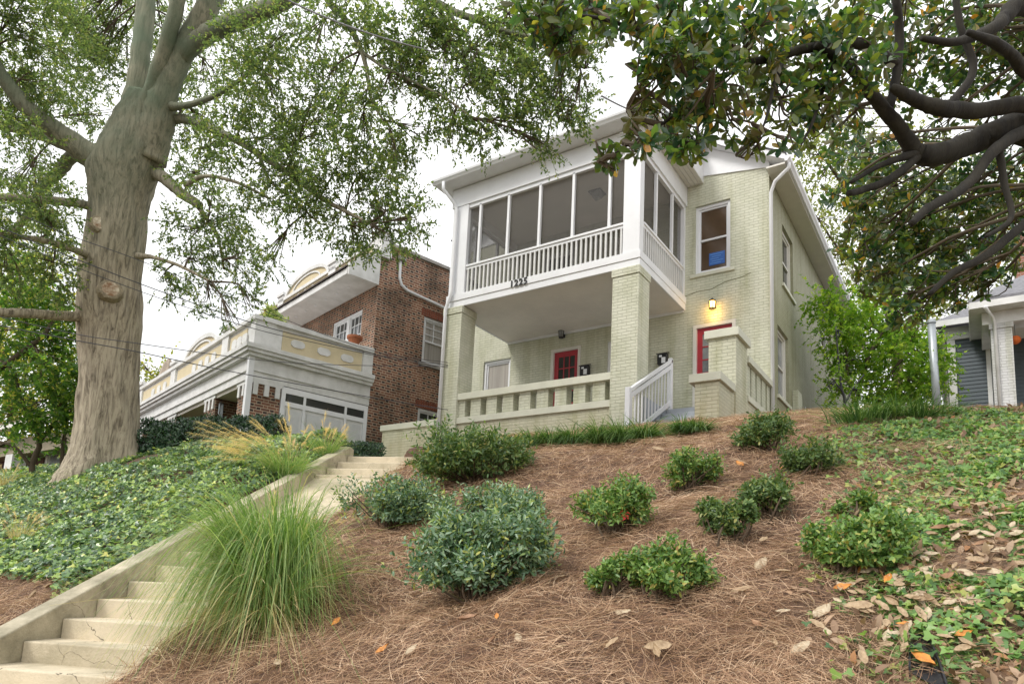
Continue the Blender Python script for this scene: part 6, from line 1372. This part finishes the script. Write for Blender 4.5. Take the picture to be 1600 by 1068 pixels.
rl = random.Random(4); names = {'tan': 'dry tan magnolia leaf lying in the leaf litter', 'pale': 'pale dry magnolia leaf lying in the leaf litter', 'brown': 'brown curled leaf lying in the leaf litter', 'orange': 'orange leaf lying in the leaf litter'}
cnt = 0
while cnt < 180:
    if rl.random() < .80: x_, y_ = rl.uniform(1180, 1600), rl.triangular(655, 1068, 960)
    else: x_, y_ = rl.uniform(650, 1600), rl.uniform(690, 1068)
    q, d = on_ground(x_, y_, 14)
    if d > 13 or not bool(free(q[0], q[1])): continue
    inl = litter_zone(q[0], q[1]) > .35
    if not inl and rl.random() > .16: continue
    k_ = rl.choices([0, 1, 2, 3, 4], [4, 3, 1.4, 2, .7])[0]
    o = put_leaf(x_, y_, k_, rl.uniform(.05, .10), 100+cnt)
    kd = lk[k_][1]; tag(o, names[kd] if inl else names[kd].replace('leaf litter', 'pine straw'), 'fallen leaf', ('leaves in the litter, ' if inl else 'leaves on the straw, ')+kd); cnt += 1
# black plastic edging at the bottom right
q, d = on_ground(1436, 1030, 8)
e_ = thing('plastic_edging', tuple(q), 'curled black plastic edging strip sticking out of the litter at bottom right', 'edging')
P = []
for (x_, y_) in ((1424, 1068), (1424, 1040), (1428, 1020), (1440, 1014), (1452, 1022), (1462, 1045), (1470, 1068), (1480, 1100)):
    qq, _ = on_ground(x_, y_, 8); P.append(qq)
m_ = MB()
for a, b in zip(P[:-1], P[1:]): m_.add([tuple(a-[0, 0, .03]), tuple(b-[0, 0, .03]), tuple(b+[0, 0, .07]), tuple(a+[0, 0, .07])], [(0, 1, 2, 3)])
o = m_.build('strip', mat('black_plastic', (.012, .012, .014), .3), e_); so_ = o.modifiers.new('s', 'SOLIDIFY'); so_.thickness = .008
c = np.mean(P[:6], axis=0)
MB().add([tuple(p+[0, 0, .045]) for p in P], [tuple(range(len(P)))]).build('sheet', bpy.data.materials['black_plastic'], e_)

# ------------------------------------------------------------------ wires
def wire(name, label, pts, r_px, m, sag=.0, group=None):
    P, R_ = smooth_path([at(*p) for p in pts], [r_px*.7]*len(pts), 8)
    o = MB().tube([tuple(p) for p in P], R_, 6).build(name, m, None, smooth=True)
    return tag(o, label, 'cable', group)
M_WIRE = mat('black_cable', (.07, .07, .08), .6); M_WIREG = mat('grey_cable', (.25, .25, .27), .6)
WG = 'utility wires crossing the left side'
wire('utility_wire', 'lowest black wire crossing the oak trunk and the porch cornice', [(-60, 497, 10), (110, 530, 11), (213, 549, 11.5), (330, 574, 12.5), (456, 598, 13.5), (590, 622, 14.6), (700, 640, 15.6)], .012, M_WIRE, group=WG)
wire('utility_wire', 'black wire just above the lowest one ending beside the brick window', [(-60, 480, 10), (110, 520, 11), (213, 536, 11.5), (404, 562, 13), (540, 570, 14.2), (700, 572, 15.6)], .010, M_WIRE, group=WG)
wire('utility_wire', 'upper wire of the bundle crossing the yellow parapet', [(-60, 295, 9.5), (0, 321, 10), (110, 368, 10.8), (216, 406, 11.5), (380, 472, 12.8), (500, 520, 13.8), (600, 552, 14.8), (700, 566, 15.8)], .009, M_WIRE, group=WG)
wire('utility_wire', 'second wire of the bundle passing between the two trunk scars', [(-60, 330, 9.5), (0, 355, 10), (120, 405, 10.8), (262, 459, 12), (400, 506, 13), (500, 532, 13.8), (600, 556, 14.8), (700, 570, 15.8)], .012, M_WIRE, group=WG)
wire('utility_wire', 'third thin wire of the bundle just below the lower trunk scar', [(-60, 345, 9.5), (0, 368, 10), (120, 418, 10.8), (262, 470, 12), (400, 514, 13), (500, 537, 13.8), (600, 558, 14.8), (700, 574, 15.8)], .009, M_WIRE, group=WG)
wire('service_cable', 'grey twisted cable running through the oak crown at top', [(420, -20, 9), (449, 0, 9.2), (520, 32, 9.8), (600, 60, 10.4), (685, 83, 11)], .016, M_WIREG)
wire('service_cable', 'cable running from the magnolia leaves to the white gable corner', [(940, 150, 8), (985, 172, 9), (1060, 200, 11), (1120, 225, 13), (1160, 238, 14.2), (1190, 246, 15.1)], .014, M_WIREG)
wire('service_cable', 'thin pale cable crossing the lower magnolia towards the grey house', [(1290, 338, 15), (1365, 357, 15), (1450, 372, 15.4), (1530, 382, 15.8), (1640, 395, 16.5)], .012, M_WIREG)
